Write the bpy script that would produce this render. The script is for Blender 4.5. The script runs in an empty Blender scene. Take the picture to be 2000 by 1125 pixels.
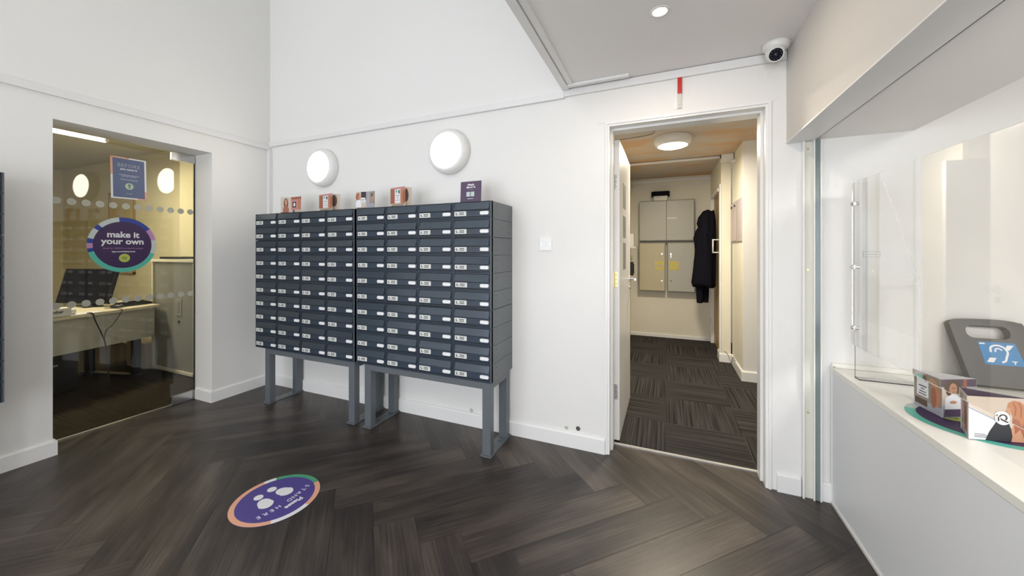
import bpy, bmesh, math, random
from mathutils import Vector, Matrix
random.seed(7)
R = math.radians
scn = bpy.context.scene
COL = scn.collection

# ------------------------------------------------------------------ camera
F_PX, HOR = 712.0, 490.0
YAW = math.atan2(300.0, F_PX)
cam_d = bpy.data.cameras.new('camera')
cam_d.sensor_fit = 'HORIZONTAL'; cam_d.sensor_width = 36.0
cam_d.lens = 36.0 * F_PX / 2000.0
cam_d.shift_x = 0.0
cam_d.shift_y = (HOR - 562.5) / 2000.0
cam_d.clip_start = 0.05; cam_d.clip_end = 100
cam = bpy.data.objects.new('camera', cam_d); COL.objects.link(cam)
cam.location = (0, 0, 1.30)
cam.rotation_euler = (R(90), 0, YAW)
scn.camera = cam

# ------------------------------------------------------------------ light and exposure
scn.view_settings.view_transform = 'Standard'
scn.view_settings.look = 'None'
scn.view_settings.gamma = 1.0
scn.view_settings.use_curve_mapping = False
scn.view_settings.exposure = -0.14

world = bpy.data.worlds.new('overcast_sky'); scn.world = world
world.use_nodes = True
bg = world.node_tree.nodes['Background']
bg.inputs['Color'].default_value = (0.80, 0.90, 1.0, 1)
bg.inputs['Strength'].default_value = 1.3

def area(name, loc, rot, sx, sy, power, color):
    l = bpy.data.lights.new(name, 'AREA'); l.shape = 'RECTANGLE'
    l.size = sx; l.size_y = sy; l.energy = power; l.color = color
    o = bpy.data.objects.new(name, l); COL.objects.link(o)
    o.location = loc; o.rotation_euler = rot
    return o
DAY = (0.93, 0.955, 1.0)
# daylight entering the upper window and entrance in the front wall (behind the camera)
area('daylight_upper_window', (-2.45, -2.58, 4.10), (R(90), 0, 0), 1.7, 1.5, 27, DAY)
area('daylight_entrance', (-1.9, -2.58, 1.15), (R(90), 0, 0), 2.4, 2.1, 64, DAY)
area('daylight_side_light', (0.02, -2.58, 1.20), (R(90), 0, 0), 0.8, 1.9, 50, DAY)  # added fill at an added opening, lifts the left wall
area('reception_ceiling_panel_light', (2.3, -0.5, 2.36), (0, 0, 0), 1.2, 1.2, 118, (1.0, 0.98, 0.95))  # unseen area light added to brighten reception and, through the hatch, the left wall

# ------------------------------------------------------------------ materials
MATS = {}
def mat(name, color, rough=0.5, metal=0.0, emit=None, estr=0.0, bump=0.0, bscale=200.0, var=0.0, vscale=3.0, spec=0.5, coat=0.0, alpha=1.0):
    if name in MATS: return MATS[name]
    m = bpy.data.materials.new(name); m.use_nodes = True
    nt = m.node_tree; b = nt.nodes['Principled BSDF']
    b.inputs['Base Color'].default_value = (*color, 1)
    b.inputs['Roughness'].default_value = rough
    b.inputs['Metallic'].default_value = metal
    b.inputs['Specular IOR Level'].default_value = spec
    b.inputs['Coat Weight'].default_value = coat
    if alpha < 1: b.inputs['Alpha'].default_value = alpha
    if emit:
        b.inputs['Emission Color'].default_value = (*emit, 1)
        b.inputs['Emission Strength'].default_value = estr
    tc = nt.nodes.new('ShaderNodeTexCoord')
    if var > 0:
        n = nt.nodes.new('ShaderNodeTexNoise'); n.inputs['Scale'].default_value = vscale
        n.inputs['Detail'].default_value = 5
        nt.links.new(tc.outputs['Object'], n.inputs['Vector'])
        mr = nt.nodes.new('ShaderNodeMapRange')
        mr.inputs['To Min'].default_value = 1 - var; mr.inputs['To Max'].default_value = 1 + var
        nt.links.new(n.outputs['Fac'], mr.inputs['Value'])
        mx = nt.nodes.new('ShaderNodeVectorMath'); mx.operation = 'SCALE'
        mx.inputs[0].default_value = color
        nt.links.new(mr.outputs['Result'], mx.inputs['Scale'])
        nt.links.new(mx.outputs['Vector'], b.inputs['Base Color'])
    if bump > 0:
        n2 = nt.nodes.new('ShaderNodeTexNoise'); n2.inputs['Scale'].default_value = bscale
        nt.links.new(tc.outputs['Object'], n2.inputs['Vector'])
        bp = nt.nodes.new('ShaderNodeBump'); bp.inputs['Strength'].default_value = bump
        bp.inputs['Distance'].default_value = 0.002
        nt.links.new(n2.outputs['Fac'], bp.inputs['Height'])
        nt.links.new(bp.outputs['Normal'], b.inputs['Normal'])
    MATS[name] = m
    return m

PAINT = mat('white_wall_paint', (0.83, 0.818, 0.795), 0.55, bump=0.15, bscale=160, var=0.012, vscale=1.5)
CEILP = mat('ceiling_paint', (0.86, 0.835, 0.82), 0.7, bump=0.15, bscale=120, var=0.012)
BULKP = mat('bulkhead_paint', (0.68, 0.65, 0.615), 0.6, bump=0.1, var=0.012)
GLOSSW = mat('white_gloss_woodwork', (0.86, 0.855, 0.84), 0.28, bump=0.05, bscale=40)
PVC = mat('white_plastic_trunking', (0.80, 0.79, 0.78), 0.35)
CREAM = mat('cream_corridor_paint', (0.78, 0.74, 0.62), 0.6, bump=0.15, var=0.03, vscale=2)
OFFWALL = mat('office_wall_paint', (0.78, 0.71, 0.47), 0.6, bump=0.1, var=0.02)
OFFCEIL = mat('office_ceiling_paint', (0.72, 0.70, 0.62), 0.7)
STEEL = mat('blue_grey_powder_coat', (0.038, 0.054, 0.078), 0.26, bump=0.05, bscale=300, var=0.05, vscale=6)
STEEL_SHEEN = mat('blue_grey_casing', (0.125, 0.142, 0.158), 0.30, bump=0.05, bscale=300)  # same powder coat, lightened for the wall's sheen on casing and stand
FLAPM = mat('blue_grey_anodised_flap', (0.062, 0.080, 0.104), 0.2, metal=0.35, spec=0.6)
GAP = mat('dark_gap', (0.008, 0.009, 0.012), 0.6)
WHITEP = mat('white_label_plastic', (0.85, 0.86, 0.86), 0.3)
LABELP = mat('number_label_paper', (0.72, 0.73, 0.70), 0.4)
INK = mat('dark_ink', (0.05, 0.05, 0.06), 0.5)
CHROME = mat('satin_chrome', (0.62, 0.61, 0.60), 0.25, metal=1.0)
BRASS = mat('brass', (0.75, 0.60, 0.28), 0.3, metal=1.0)
ALU = mat('aluminium_strip', (0.80, 0.79, 0.77), 0.32, metal=0.7)
BLACK = mat('black_plastic', (0.012, 0.012, 0.014), 0.35)
SCREEN = mat('monitor_screen', (0.004, 0.005, 0.012), 0.06)
NAVYCLOTH = mat('dark_navy_cloth', (0.007, 0.007, 0.012), 0.95, bump=0.5, bscale=60, spec=0.1)
LAMIN = mat('grey_laminate', (0.80, 0.815, 0.835), 0.42)
WLAMIN = mat('cream_white_worktop', (0.86, 0.85, 0.79), 0.35)
CABGREY = mat('grey_enamel_cupboard', (0.44, 0.43, 0.37), 0.4, var=0.05, vscale=3)
CABBEIGE = mat('beige_enamel_cupboard', (0.50, 0.44, 0.29), 0.4, var=0.06, vscale=3)
CABEDGE = mat('cupboard_frame', (0.24, 0.23, 0.19), 0.45)
WOOD = mat('oak_veneer', (0.42, 0.27, 0.11), 0.45, var=0.15, vscale=8)
DEVICE = mat('dark_grey_abs', (0.062, 0.062, 0.063), 0.4, bump=0.2, bscale=400)
CYAN = mat('cyan_print', (0.0, 0.19, 0.46), 0.4)
RED = mat('red_tape', (0.55, 0.02, 0.02), 0.4)
DOMEW = mat('white_camera_housing', (0.80, 0.79, 0.75), 0.3)
WARMLAMP = mat('lamp_diffuser', (0.9, 0.9, 0.85), 0.3, emit=(1.0, 0.93, 0.78), estr=22)
CORRLAMP = mat('corridor_lamp_diffuser', (0.9, 0.9, 0.85), 0.3, emit=(1.0, 0.86, 0.58), estr=28)
SPOT = mat('downlight_glow', (0.9, 0.9, 0.85), 0.3, emit=(1.0, 0.92, 0.80), estr=12)
TUBE = mat('fluorescent_tube', (0.9, 0.9, 0.85), 0.3, emit=(1.0, 0.95, 0.78), estr=10)
def glassmat(name, tint, rough=0.0, ior=1.45):
    m = bpy.data.materials.new(name); m.use_nodes = True
    nt = m.node_tree; b = nt.nodes['Principled BSDF']
    b.inputs['Base Color'].default_value = (*tint, 1)
    b.inputs['Roughness'].default_value = rough
    b.inputs['IOR'].default_value = ior
    b.inputs['Transmission Weight'].default_value = 1.0
    MATS[name] = m
    return m
GLASS = glassmat('door_glass', (0.97, 0.985, 0.975))
ACRYL = glassmat('clear_acrylic', (0.985, 0.985, 0.98))
FROST = mat('frosted_film', (0.47, 0.47, 0.39), 0.6)

def floor_material():
    m = bpy.data.materials.new('dark_herringbone_planks'); m.use_nodes = True
    nt = m.node_tree; N = nt.nodes; L = nt.links; b = N['Principled BSDF']
    uv = N.new('ShaderNodeUVMap'); uv.uv_map = 'grain'
    at = N.new('ShaderNodeAttribute'); at.attribute_name = 'tone'; at.attribute_type = 'GEOMETRY'
    mp = N.new('ShaderNodeMapping'); mp.inputs['Scale'].default_value = (2.6, 95, 1)
    L.new(uv.outputs['UV'], mp.inputs['Vector'])
    n = N.new('ShaderNodeTexNoise'); n.inputs['Scale'].default_value = 1.0; n.inputs['Detail'].default_value = 8; n.inputs['Roughness'].default_value = 0.65
    L.new(mp.outputs['Vector'], n.inputs['Vector'])
    mp2 = N.new('ShaderNodeMapping'); mp2.inputs['Scale'].default_value = (1.6, 7, 1)
    L.new(uv.outputs['UV'], mp2.inputs['Vector'])
    n2 = N.new('ShaderNodeTexNoise'); n2.inputs['Scale'].default_value = 1.0; n2.inputs['Detail'].default_value = 4
    L.new(mp2.outputs['Vector'], n2.inputs['Vector'])
    add = N.new('ShaderNodeMath'); add.operation = 'MULTIPLY_ADD'
    L.new(n.outputs['Fac'], add.inputs[0]); add.inputs[1].default_value = 0.75
    L.new(n2.outputs['Fac'], add.inputs[2])
    add2 = N.new('ShaderNodeMath'); add2.operation = 'MULTIPLY_ADD'
    L.new(at.outputs['Fac'], add2.inputs[0]); add2.inputs[1].default_value = 0.16
    L.new(add.outputs[0], add2.inputs[2])
    cr = N.new('ShaderNodeValToRGB')
    e = cr.color_ramp.elements
    e[0].position = 0.62; e[0].color = (0.012, 0.010, 0.010, 1)
    e[1].position = 1.36; e[1].color = (0.125, 0.100, 0.082, 1)
    x = e.new(0.88); x.color = (0.034, 0.027, 0.024, 1)
    x = e.new(1.0); x.color = (0.062, 0.048, 0.040, 1)
    mr = N.new('ShaderNodeMapRange'); mr.inputs['From Min'].default_value = 0.60; mr.inputs['From Max'].default_value = 1.28
    L.new(add2.outputs[0], mr.inputs['Value'])
    e[0].position = 0.0; e[1].position = 0.36; e[2].position = 0.55; e[3].position = 1.0
    e[0].color = (0.012, 0.010, 0.010, 1); e[1].color = (0.030, 0.024, 0.022, 1)
    e[2].color = (0.052, 0.041, 0.035, 1); e[3].color = (0.120, 0.098, 0.082, 1)
    L.new(mr.outputs['Result'], cr.inputs['Fac'])
    L.new(cr.outputs['Color'], b.inputs['Base Color'])
    rr = N.new('ShaderNodeMapRange'); rr.inputs['To Min'].default_value = 0.30; rr.inputs['To Max'].default_value = 0.46
    L.new(n.outputs['Fac'], rr.inputs['Value']); L.new(rr.outputs['Result'], b.inputs['Roughness'])
    bp = N.new('ShaderNodeBump'); bp.inputs['Strength'].default_value = 0.25; bp.inputs['Distance'].default_value = 0.001
    L.new(n.outputs['Fac'], bp.inputs['Height']); L.new(bp.outputs['Normal'], b.inputs['Normal'])
    return m

def carpet_material(name, base, light, tile=0.5, stripe=True):
    m = bpy.data.materials.new(name); m.use_nodes = True
    nt = m.node_tree; N = nt.nodes; L = nt.links; b = N['Principled BSDF']
    b.inputs['Roughness'].default_value = 0.95; b.inputs['Specular IOR Level'].default_value = 0.1
    tc = N.new('ShaderNodeTexCoord')
    sp = N.new('ShaderNodeSeparateXYZ'); L.new(tc.outputs['Object'], sp.inputs[0])
    ch = N.new('ShaderNodeTexChecker'); ch.inputs['Scale'].default_value = 1.0 / tile
    ch.inputs['Color1'].default_value = (1, 1, 1, 1); ch.inputs['Color2'].default_value = (0, 0, 0, 1)
    flat = N.new('ShaderNodeCombineXYZ'); L.new(sp.outputs['X'], flat.inputs['X']); L.new(sp.outputs['Y'], flat.inputs['Y']); flat.inputs['Z'].default_value = 0.25
    L.new(flat.outputs[0], ch.inputs['Vector'])
    def lines(axis):
        o = N.new('ShaderNodeCombineXYZ'); L.new(sp.outputs[axis], o.inputs['X'])
        mp = N.new('ShaderNodeMapping'); mp.inputs['Scale'].default_value = (95, 1, 1)
        other = 'Y' if axis == 'X' else 'X'
        s = N.new('ShaderNodeMath'); s.operation = 'MULTIPLY'; s.inputs[1].default_value = 1.2
        L.new(sp.outputs[other], s.inputs[0]); L.new(s.outputs[0], o.inputs['Y'])
        L.new(o.outputs[0], mp.inputs['Vector'])
        n = N.new('ShaderNodeTexNoise'); n.inputs['Scale'].default_value = 1.0; n.inputs['Detail'].default_value = 1
        L.new(mp.outputs['Vector'], n.inputs['Vector'])
        return n.outputs['Fac']
    mix = N.new('ShaderNodeMix'); mix.data_type = 'FLOAT'
    L.new(ch.outputs['Fac'], mix.inputs[0]); L.new(lines('X'), mix.inputs[2]); L.new(lines('Y'), mix.inputs[3])
    fn = N.new('ShaderNodeTexNoise'); fn.inputs['Scale'].default_value = 220
    L.new(tc.outputs['Object'], fn.inputs['Vector'])
    ad = N.new('ShaderNodeMath'); ad.operation = 'MULTIPLY_ADD'; ad.inputs[1].default_value = 0.25
    L.new(fn.outputs['Fac'], ad.inputs[0]); L.new(mix.outputs[0], ad.inputs[2])
    cr = N.new('ShaderNodeValToRGB'); cr.color_ramp.elements[0].position = 0.47; cr.color_ramp.elements[1].position = 0.74
    cr.color_ramp.elements[0].color = (*base, 1); cr.color_ramp.elements[1].color = (*light, 1)
    L.new(ad.outputs[0], cr.inputs['Fac']); L.new(cr.outputs['Color'], b.inputs['Base Color'])
    bp = N.new('ShaderNodeBump'); bp.inputs['Strength'].default_value = 0.5; bp.inputs['Distance'].default_value = 0.003
    L.new(ad.outputs[0], bp.inputs['Height']); L.new(bp.outputs['Normal'], b.inputs['Normal'])
    return m

def stained_ceiling_material():
    m = bpy.data.materials.new('stained_corridor_ceiling'); m.use_nodes = True
    nt = m.node_tree; N = nt.nodes; L = nt.links; b = N['Principled BSDF']
    b.inputs['Roughness'].default_value = 0.8
    tc = N.new('ShaderNodeTexCoord')
    mp = N.new('ShaderNodeMapping'); mp.inputs['Scale'].default_value = (1.3, 2.0, 1); mp.inputs['Location'].default_value = (3.3, 0.4, 0)
    L.new(tc.outputs['Object'], mp.inputs['Vector'])
    n = N.new('ShaderNodeTexNoise'); n.inputs['Scale'].default_value = 1.3; n.inputs['Detail'].default_value = 3
    n.inputs['Distortion'].default_value = 0.6
    L.new(mp.outputs['Vector'], n.inputs['Vector'])
    cr = N.new('ShaderNodeValToRGB'); e = cr.color_ramp.elements
    e[0].position = 0.36; e[0].color = (0.64, 0.42, 0.25, 1)
    e[1].position = 0.50; e[1].color = (0.60, 0.53, 0.47, 1)
    x = e.new(0.43); x.color = (0.62, 0.48, 0.35, 1)
    L.new(n.outputs['Fac'], cr.inputs['Fac']); L.new(cr.outputs['Color'], b.inputs['Base Color'])
    return m

FLOORM = floor_material()
CARPET = carpet_material('corridor_carpet_tiles', (0.022, 0.020, 0.020), (0.068, 0.064, 0.063))
OFFCARPET = carpet_material('office_carpet_tiles', (0.014, 0.010, 0.006), (0.035, 0.026, 0.014))
STAINC = stained_ceiling_material()

# ------------------------------------------------------------------ mesh helpers
def bm_new(): return bmesh.new()

def add_box(bm, a, b, mi=0, bevel=0.0):
    x0, x1 = sorted((a[0], b[0])); y0, y1 = sorted((a[1], b[1])); z0, z1 = sorted((a[2], b[2]))
    vs = [bm.verts.new(p) for p in ((x0,y0,z0),(x1,y0,z0),(x1,y1,z0),(x0,y1,z0),(x0,y0,z1),(x1,y0,z1),(x1,y1,z1),(x0,y1,z1))]
    fs = [bm.faces.new([vs[i] for i in q]) for q in ((3,2,1,0),(4,5,6,7),(0,1,5,4),(1,2,6,5),(2,3,7,6),(3,0,4,7))]
    for f in fs: f.material_index = mi
    if bevel > 0:
        es = list({e for f in fs for e in f.edges})
        r = bmesh.ops.bevel(bm, geom=es, offset=bevel, segments=2, affect='EDGES', profile=0.6)
        for f in r['faces']: f.material_index = mi
    return vs

def add_hexa(bm, pts, mi=0):
    """pts: 8 points, bottom ring 0-3 (ccw from above), top ring 4-7"""
    vs = [bm.verts.new(p) for p in pts]
    for q in ((3,2,1,0),(4,5,6,7),(0,1,5,4),(1,2,6,5),(2,3,7,6),(3,0,4,7)):
        f = bm.faces.new([vs[i] for i in q]); f.material_index = mi

def add_quad(bm, pts, mi=0):
    f = bm.faces.new([bm.verts.new(p) for p in pts]); f.material_index = mi
    return f

def add_prism(bm, outline, z0, z1, mi=0, holes=None):
    """outline: xy list ccw; extruded along local z"""
    n = len(outline)
    lo = [bm.verts.new((x, y, z0)) for x, y in outline]; hi = [bm.verts.new((x, y, z1)) for x, y in outline]
    bm.faces.new(hi).material_index = mi
    bm.faces.new(lo[::-1]).material_index = mi
    for i in range(n):
        j = (i + 1) % n
        bm.faces.new((lo[i], lo[j], hi[j], hi[i])).material_index = mi

def add_cyl(bm, c, r, h, axis='Z', seg=24, mi=0, r2=None):
    r2 = r if r2 is None else r2
    M = {'Z': Matrix.Identity(4), 'X': Matrix.Rotation(R(90), 4, 'Y'), 'Y': Matrix.Rotation(R(-90), 4, 'X')}[axis]
    res = bmesh.ops.create_cone(bm, cap_ends=True, segments=seg, radius1=r, radius2=r2, depth=h,
                                matrix=Matrix.Translation(c) @ M @ Matrix.Translation((0, 0, h / 2)))
    for v in res['verts']:
        for f in v.link_faces: f.material_index = mi

def add_lathe(bm, prof, seg=48, M=None, mi=0):
    M = M or Matrix.Identity(4)
    rings = []
    for r, z in prof:
        if r < 1e-6: rings.append([bm.verts.new(M @ Vector((0, 0, z)))])
        else: rings.append([bm.verts.new(M @ Vector((r*math.cos(2*math.pi*i/seg), r*math.sin(2*math.pi*i/seg), z))) for i in range(seg)])
    for a, b in zip(rings, rings[1:]):
        for i in range(seg):
            j = (i + 1) % seg
            if len(a) == 1 and len(b) == 1: continue
            if len(a) == 1: f = bm.faces.new((a[0], b[j], b[i]))
            elif len(b) == 1: f = bm.faces.new((a[i], a[j], b[0]))
            else: f = bm.faces.new((a[i], a[j], b[j], b[i]))
            f.material_index = mi; f.smooth = True

def add_tube(bm, pts, r, seg=8, mi=0):
    pts = [Vector(p) for p in pts]
    rings = []
    for i, p in enumerate(pts):
        d = (pts[min(i+1, len(pts)-1)] - pts[max(i-1, 0)]).normalized()
        up = Vector((0, 0, 1)) if abs(d.z) < 0.9 else Vector((1, 0, 0))
        a = d.cross(up).normalized(); b = d.cross(a)
        rings.append([bm.verts.new(p + a*r*math.cos(2*math.pi*k/seg) + b*r*math.sin(2*math.pi*k/seg)) for k in range(seg)])
    for u, v in zip(rings, rings[1:]):
        for k in range(seg):
            f = bm.faces.new((u[k], u[(k+1) % seg], v[(k+1) % seg], v[k])); f.smooth = True; f.material_index = mi
    bm.faces.new(rings[0][::-1]).material_index = mi; bm.faces.new(rings[-1]).material_index = mi

def smooth_pts(ctrl, n=8):
    P = [Vector(c) for c in ctrl]; P = [P[0]] + P + [P[-1]]; out = []
    for i in range(1, len(P) - 2):
        for k in range(n):
            t = k / n
            out.append(0.5*((2*P[i]) + (P[i+1]-P[i-1])*t + (2*P[i-1]-5*P[i]+4*P[i+1]-P[i+2])*t*t + (3*P[i]-P[i-1]-3*P[i+1]+P[i+2])*t**3))
    out.append(P[-2]); return out

def rrect(x0, y0, x1, y1, r, n=6):
    o = []
    for cx, cy, a0 in ((x1-r, y0+r, -90), (x1-r, y1-r, 0), (x0+r, y1-r, 90), (x0+r, y0+r, 180)):
        for k in range(n + 1):
            a = R(a0 + 90*k/n); o.append((cx + r*math.cos(a), cy + r*math.sin(a)))
    return o

def circ(cx, cy, r, n=48, ry=None, a0=0, a1=360, rot=0):
    ry = r if ry is None else ry
    o = []
    for k in range(n):
        a = R(a0 + (a1-a0)*k/(n if a1-a0 >= 360 else n-1))
        x, y = r*math.cos(a), ry*math.sin(a)
        o.append((cx + x*math.cos(rot) - y*math.sin(rot), cy + x*math.sin(rot) + y*math.cos(rot)))
    return o

def ring_sector(r0, r1, a0, a1, n=24):
    return [(r1*math.cos(R(a0+(a1-a0)*k/n)), r1*math.sin(R(a0+(a1-a0)*k/n))) for k in range(n+1)] + \
           [(r0*math.cos(R(a1+(a0-a1)*k/n)), r0*math.sin(R(a1+(a0-a1)*k/n))) for k in range(n+1)]

def obj(name, bm, mats, parent=None, loc=None, rot=None, smooth=False):
    me = bpy.data.meshes.new(name)
    bmesh.ops.recalc_face_normals(bm, faces=bm.faces)
    if smooth:
        for f in bm.faces: f.smooth = True
    bm.to_mesh(me); bm.free()
    for m in (mats if isinstance(mats, (list, tuple)) else [mats]): me.materials.append(m)
    o = bpy.data.objects.new(name, me); COL.objects.link(o)
    if parent: o.parent = parent
    if loc: o.location = loc
    if rot: o.rotation_euler = rot
    return o

def box(name, a, b, m, parent=None, bevel=0.0):
    bm = bm_new(); add_box(bm, a, b, 0, bevel); return obj(name, bm, m, parent)

def tag(o, label, cat, group=None, kind=None):
    o['label'] = label; o['category'] = cat
    if group: o['group'] = group
    if kind: o['kind'] = kind
    return o

def thing(name, label, cat, loc=(0, 0, 0), rot=(0, 0, 0), group=None):
    o = bpy.data.objects.new(name, None); o.empty_display_size = 0.1; COL.objects.link(o)
    o.location = loc; o.rotation_euler = rot
    return tag(o, label, cat, group)

def struct(o, label=None):
    o['kind'] = 'structure'
    if label: o['label'] = label
    return o

def sbox(name, a, b, m, label=None, bevel=0.0):
    return struct(box(name, a, b, m, None, bevel), label)

def text_obj(name, s, size, m, parent, loc, rot=(0, 0, 0), bold=0.0, align='CENTER', sx=1.0, spacing=1.0, depth=0.0002):
    c = bpy.data.curves.new(name, 'FONT'); c.body = s; c.size = size; c.align_x = align; c.align_y = 'CENTER'
    c.offset = bold; c.space_character = spacing; c.extrude = depth; c.resolution_u = 3
    t = bpy.data.objects.new(name, c); COL.objects.link(t)
    bpy.context.view_layer.update()
    me = bpy.data.meshes.new_from_object(t.evaluated_get(bpy.context.evaluated_depsgraph_get()))
    bpy.data.objects.remove(t); bpy.data.curves.remove(c)
    me.name = name; me.materials.clear(); me.materials.append(m)
    for v in me.vertices: v.co.x *= sx
    o = bpy.data.objects.new(name, me); COL.objects.link(o)
    o.parent = parent; o.location = loc; o.rotation_euler = rot
    return o

def copy_tree(o, parent=None):
    c = o.copy(); COL.objects.link(c)
    if parent: c.parent = parent
    for ch in list(o.children): copy_tree(ch, c)
    return c

WALL_N = (R(90), 0, 0)            # decal frame on a wall facing the camera (-Y)
WALL_E = (R(90), 0, R(90))        # decal frame on a wall facing +X

# ------------------------------------------------------------------ room shell
XL, YB, ZC = -3.59, 2.385, 2.375          # left wall, back wall, low ceiling
TOP = 5.2                                  # high void
YF = -2.6                                  # front wall, behind the camera
XC = 0.79                                  # counter front

# herringbone floor
def build_floor():
    W, Ln = 0.185, 0.925
    bm = bm_new(); uvl = bm.loops.layers.uv.new('grain'); tone = bm.faces.layers.float.new('tone')
    s = math.sqrt(0.5)
    offx = 0.17 - (Ln + 2*W)*s; offy = 1.985 + Ln*s
    def P(u, v): return ((u + v)*s + offx, (-u + v)*s + offy, 0)
    g = 0.0006
    for j in range(-7, 8):
        for k in range(-60, 61):
            bu, bv = k*W + j*Ln, k*W - j*Ln
            for (u0, u1, v0, v1, al) in ((bu, bu+Ln, bv, bv+W, 'u'), (bu+Ln, bu+Ln+W, bv+W-Ln, bv+W, 'v')):
                c = P((u0+u1)/2, (v0+v1)/2)
                if c[0] < -4.8 or c[0] > 1.9 or c[1] < -3.5 or c[1] > 3.3: continue
                f = add_quad(bm, [P(u0+g, v0+g), P(u1-g, v0+g), P(u1-g, v1-g), P(u0+g, v1-g)])
                f[tone] = random.random()
                ox, oy = random.random()*50, random.random()*50
                cs = ((0, 0), (Ln, 0), (Ln, W), (0, W)) if al == 'u' else ((0, 0), (0, W), (Ln, W), (Ln, 0))
                for lp, q in zip(f.loops, cs): lp[uvl].uv = (q[0] + ox, q[1] + oy)
    for co, no in (((XL-0.25, 0, 0), (-1, 0, 0)), ((1.0, 0, 0), (1, 0, 0)), ((0, YF, 0), (0, -1, 0)), ((0, 2.545, 0), (0, 1, 0))):
        bmesh.ops.bisect_plane(bm, geom=bm.verts[:] + bm.edges[:] + bm.faces[:], plane_co=co, plane_no=no, clear_outer=True)
    add_quad(bm, [(XL-0.25, YF, -0.0015), (1.0, YF, -0.0015), (1.0, 2.545, -0.0015), (XL-0.25, 2.545, -0.0015)], 1)
    me = bpy.data.meshes.new('floor')
    bm.to_mesh(me); bm.free(); me.materials.append(FLOORM); me.materials.append(GAP)
    o = bpy.data.objects.new('floor', me); COL.objects.link(o); struct(o)
    sb = sbox('floor', (XL-0.25, YF, -0.08), (1.0, 2.545, -0.003), GAP)
build_floor()
sbox('floor', (-1.2, 2.545, -0.08), (1.8, 6.15, 0.0), CARPET, 'striped grey carpet tiles in the corridor')
sbox('floor', (-9.0, -1.2, -0.08), (XL-0.25, 2.8, 0.0), OFFCARPET, 'dark brown office carpet')
sbox('floor', (1.0, YF, -0.08), (4.2, 2.5, 0.0), OFFCARPET)

# left wall with the office opening
OY0, OY1, OZ = 1.002, 1.885, 2.141
XLi = XL - 0.28
bm = bm_new()
add_box(bm, (XLi, YF-0.2, 0), (XL, OY0, TOP)); add_box(bm, (XLi, OY1, 0), (XL, YB, TOP)); add_box(bm, (XLi, OY0, OZ), (XL, OY1, TOP))
struct(obj('wall_left', bm, PAINT))
# back wall with the corridor doorway
DX0, DX1, DZ = -0.352, 0.527, 2.115
YBo = 2.58
bm = bm_new()
add_box(bm, (XL-0.01, YB, 0), (DX0, YBo, TOP)); add_box(bm, (DX1, YB, 0), (4.2, YBo, TOP)); add_box(bm, (DX0, YB, DZ), (DX1, YBo, TOP))
struct(obj('wall_back', bm, PAINT))
# low ceiling slab over the right part (its left end is the void edge)
sbox('ceiling', (-0.63, YF, ZC), (0.62, YB, ZC+0.22), CEILP, 'low grey ceiling over the doorway')
sbox('wall_mezzanine', (-0.63, YF, ZC+0.22), (-0.53, YB, TOP), PAINT)
sbox('ceiling', (XLi, YF-0.2, TOP), (-0.53, YBo, TOP+0.1), PAINT, 'high white ceiling over the void')
# bulkhead over the reception hatch
BX0, BX1, BZ = 0.60, 1.11, 1.882
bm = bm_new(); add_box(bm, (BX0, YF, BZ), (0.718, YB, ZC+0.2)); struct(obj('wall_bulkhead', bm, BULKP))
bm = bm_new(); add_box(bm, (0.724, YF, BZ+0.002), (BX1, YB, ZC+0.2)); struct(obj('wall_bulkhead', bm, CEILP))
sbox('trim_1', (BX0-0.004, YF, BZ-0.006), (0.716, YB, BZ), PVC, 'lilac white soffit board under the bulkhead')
sbox('trim_15', (0.7165, YF, BZ-0.003), (0.7235, YB, BZ+0.02), mat('grey_gasket', (0.12, 0.11, 0.12), 0.6), 'dark shadow gap along the bulkhead soffit')  # dark strip stands in for the shade inside the slot
# reception room
sbox('ceiling', (BX1, YF, ZC), (4.2, YB, ZC+0.1), PAINT)
sbox('wall_reception', (4.1, YF, 0), (4.2, YB, ZC), PAINT)
# front wall behind the camera, with openings
def front_wall():
    ops = [(-3.15, -0.65, 0.0, 2.2), (-0.45, 0.5, 0.2, 2.2), (-3.3, -1.6, 3.35, 4.85), (1.6, 3.4, 0.85, 1.95)]  # second opening is added, only to bring fill onto the left wall
    xs = sorted({XLi, 4.2} | {v for o in ops for v in o[:2]}); zs = sorted({0, TOP} | {v for o in ops for v in o[2:]})
    bm = bm_new()
    for x0, x1 in zip(xs, xs[1:]):
        for z0, z1 in zip(zs, zs[1:]):
            cx, cz = (x0+x1)/2, (z0+z1)/2
            if any(o[0] < cx < o[1] and o[2] < cz < o[3] for o in ops): continue
            add_box(bm, (x0, YF-0.2, z0), (x1, YF, z1))
    struct(obj('wall_front', bm, PAINT))
    for i, (x0, x1, z0, z1) in enumerate(ops):
        w = bpy.data.objects.new('window_%d' % (i+1), None); COL.objects.link(w); w['kind'] = 'structure'
        w.location = (0, 0, 0)
        bm = bm_new(); t = 0.05; y0, y1 = YF-0.16, YF-0.10
        add_box(bm, (x0, y0, z0), (x0+t, y1, z1)); add_box(bm, (x1-t, y0, z0), (x1, y1, z1))
        add_box(bm, (x0, y0, z0), (x1, y1, z0+t)); add_box(bm, (x0, y0, z1-t), (x1, y1, z1))
        add_box(bm, ((x0+x1)/2-t/2, y0, z0), ((x0+x1)/2+t/2, y1, z1))
        obj('window_frame', bm, GLOSSW, w)
        if i == 3:
            box('window_pane', (x0+t, y0+0.03, z0+t), (x1-t, y0+0.036, z1-t), ACRYL, w)
            box('window_sill', (x0-0.05, YF-0.1, z0-0.03), (x1+0.05, YF+0.12, z0), GLOSSW, w)
front_wall()

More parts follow.
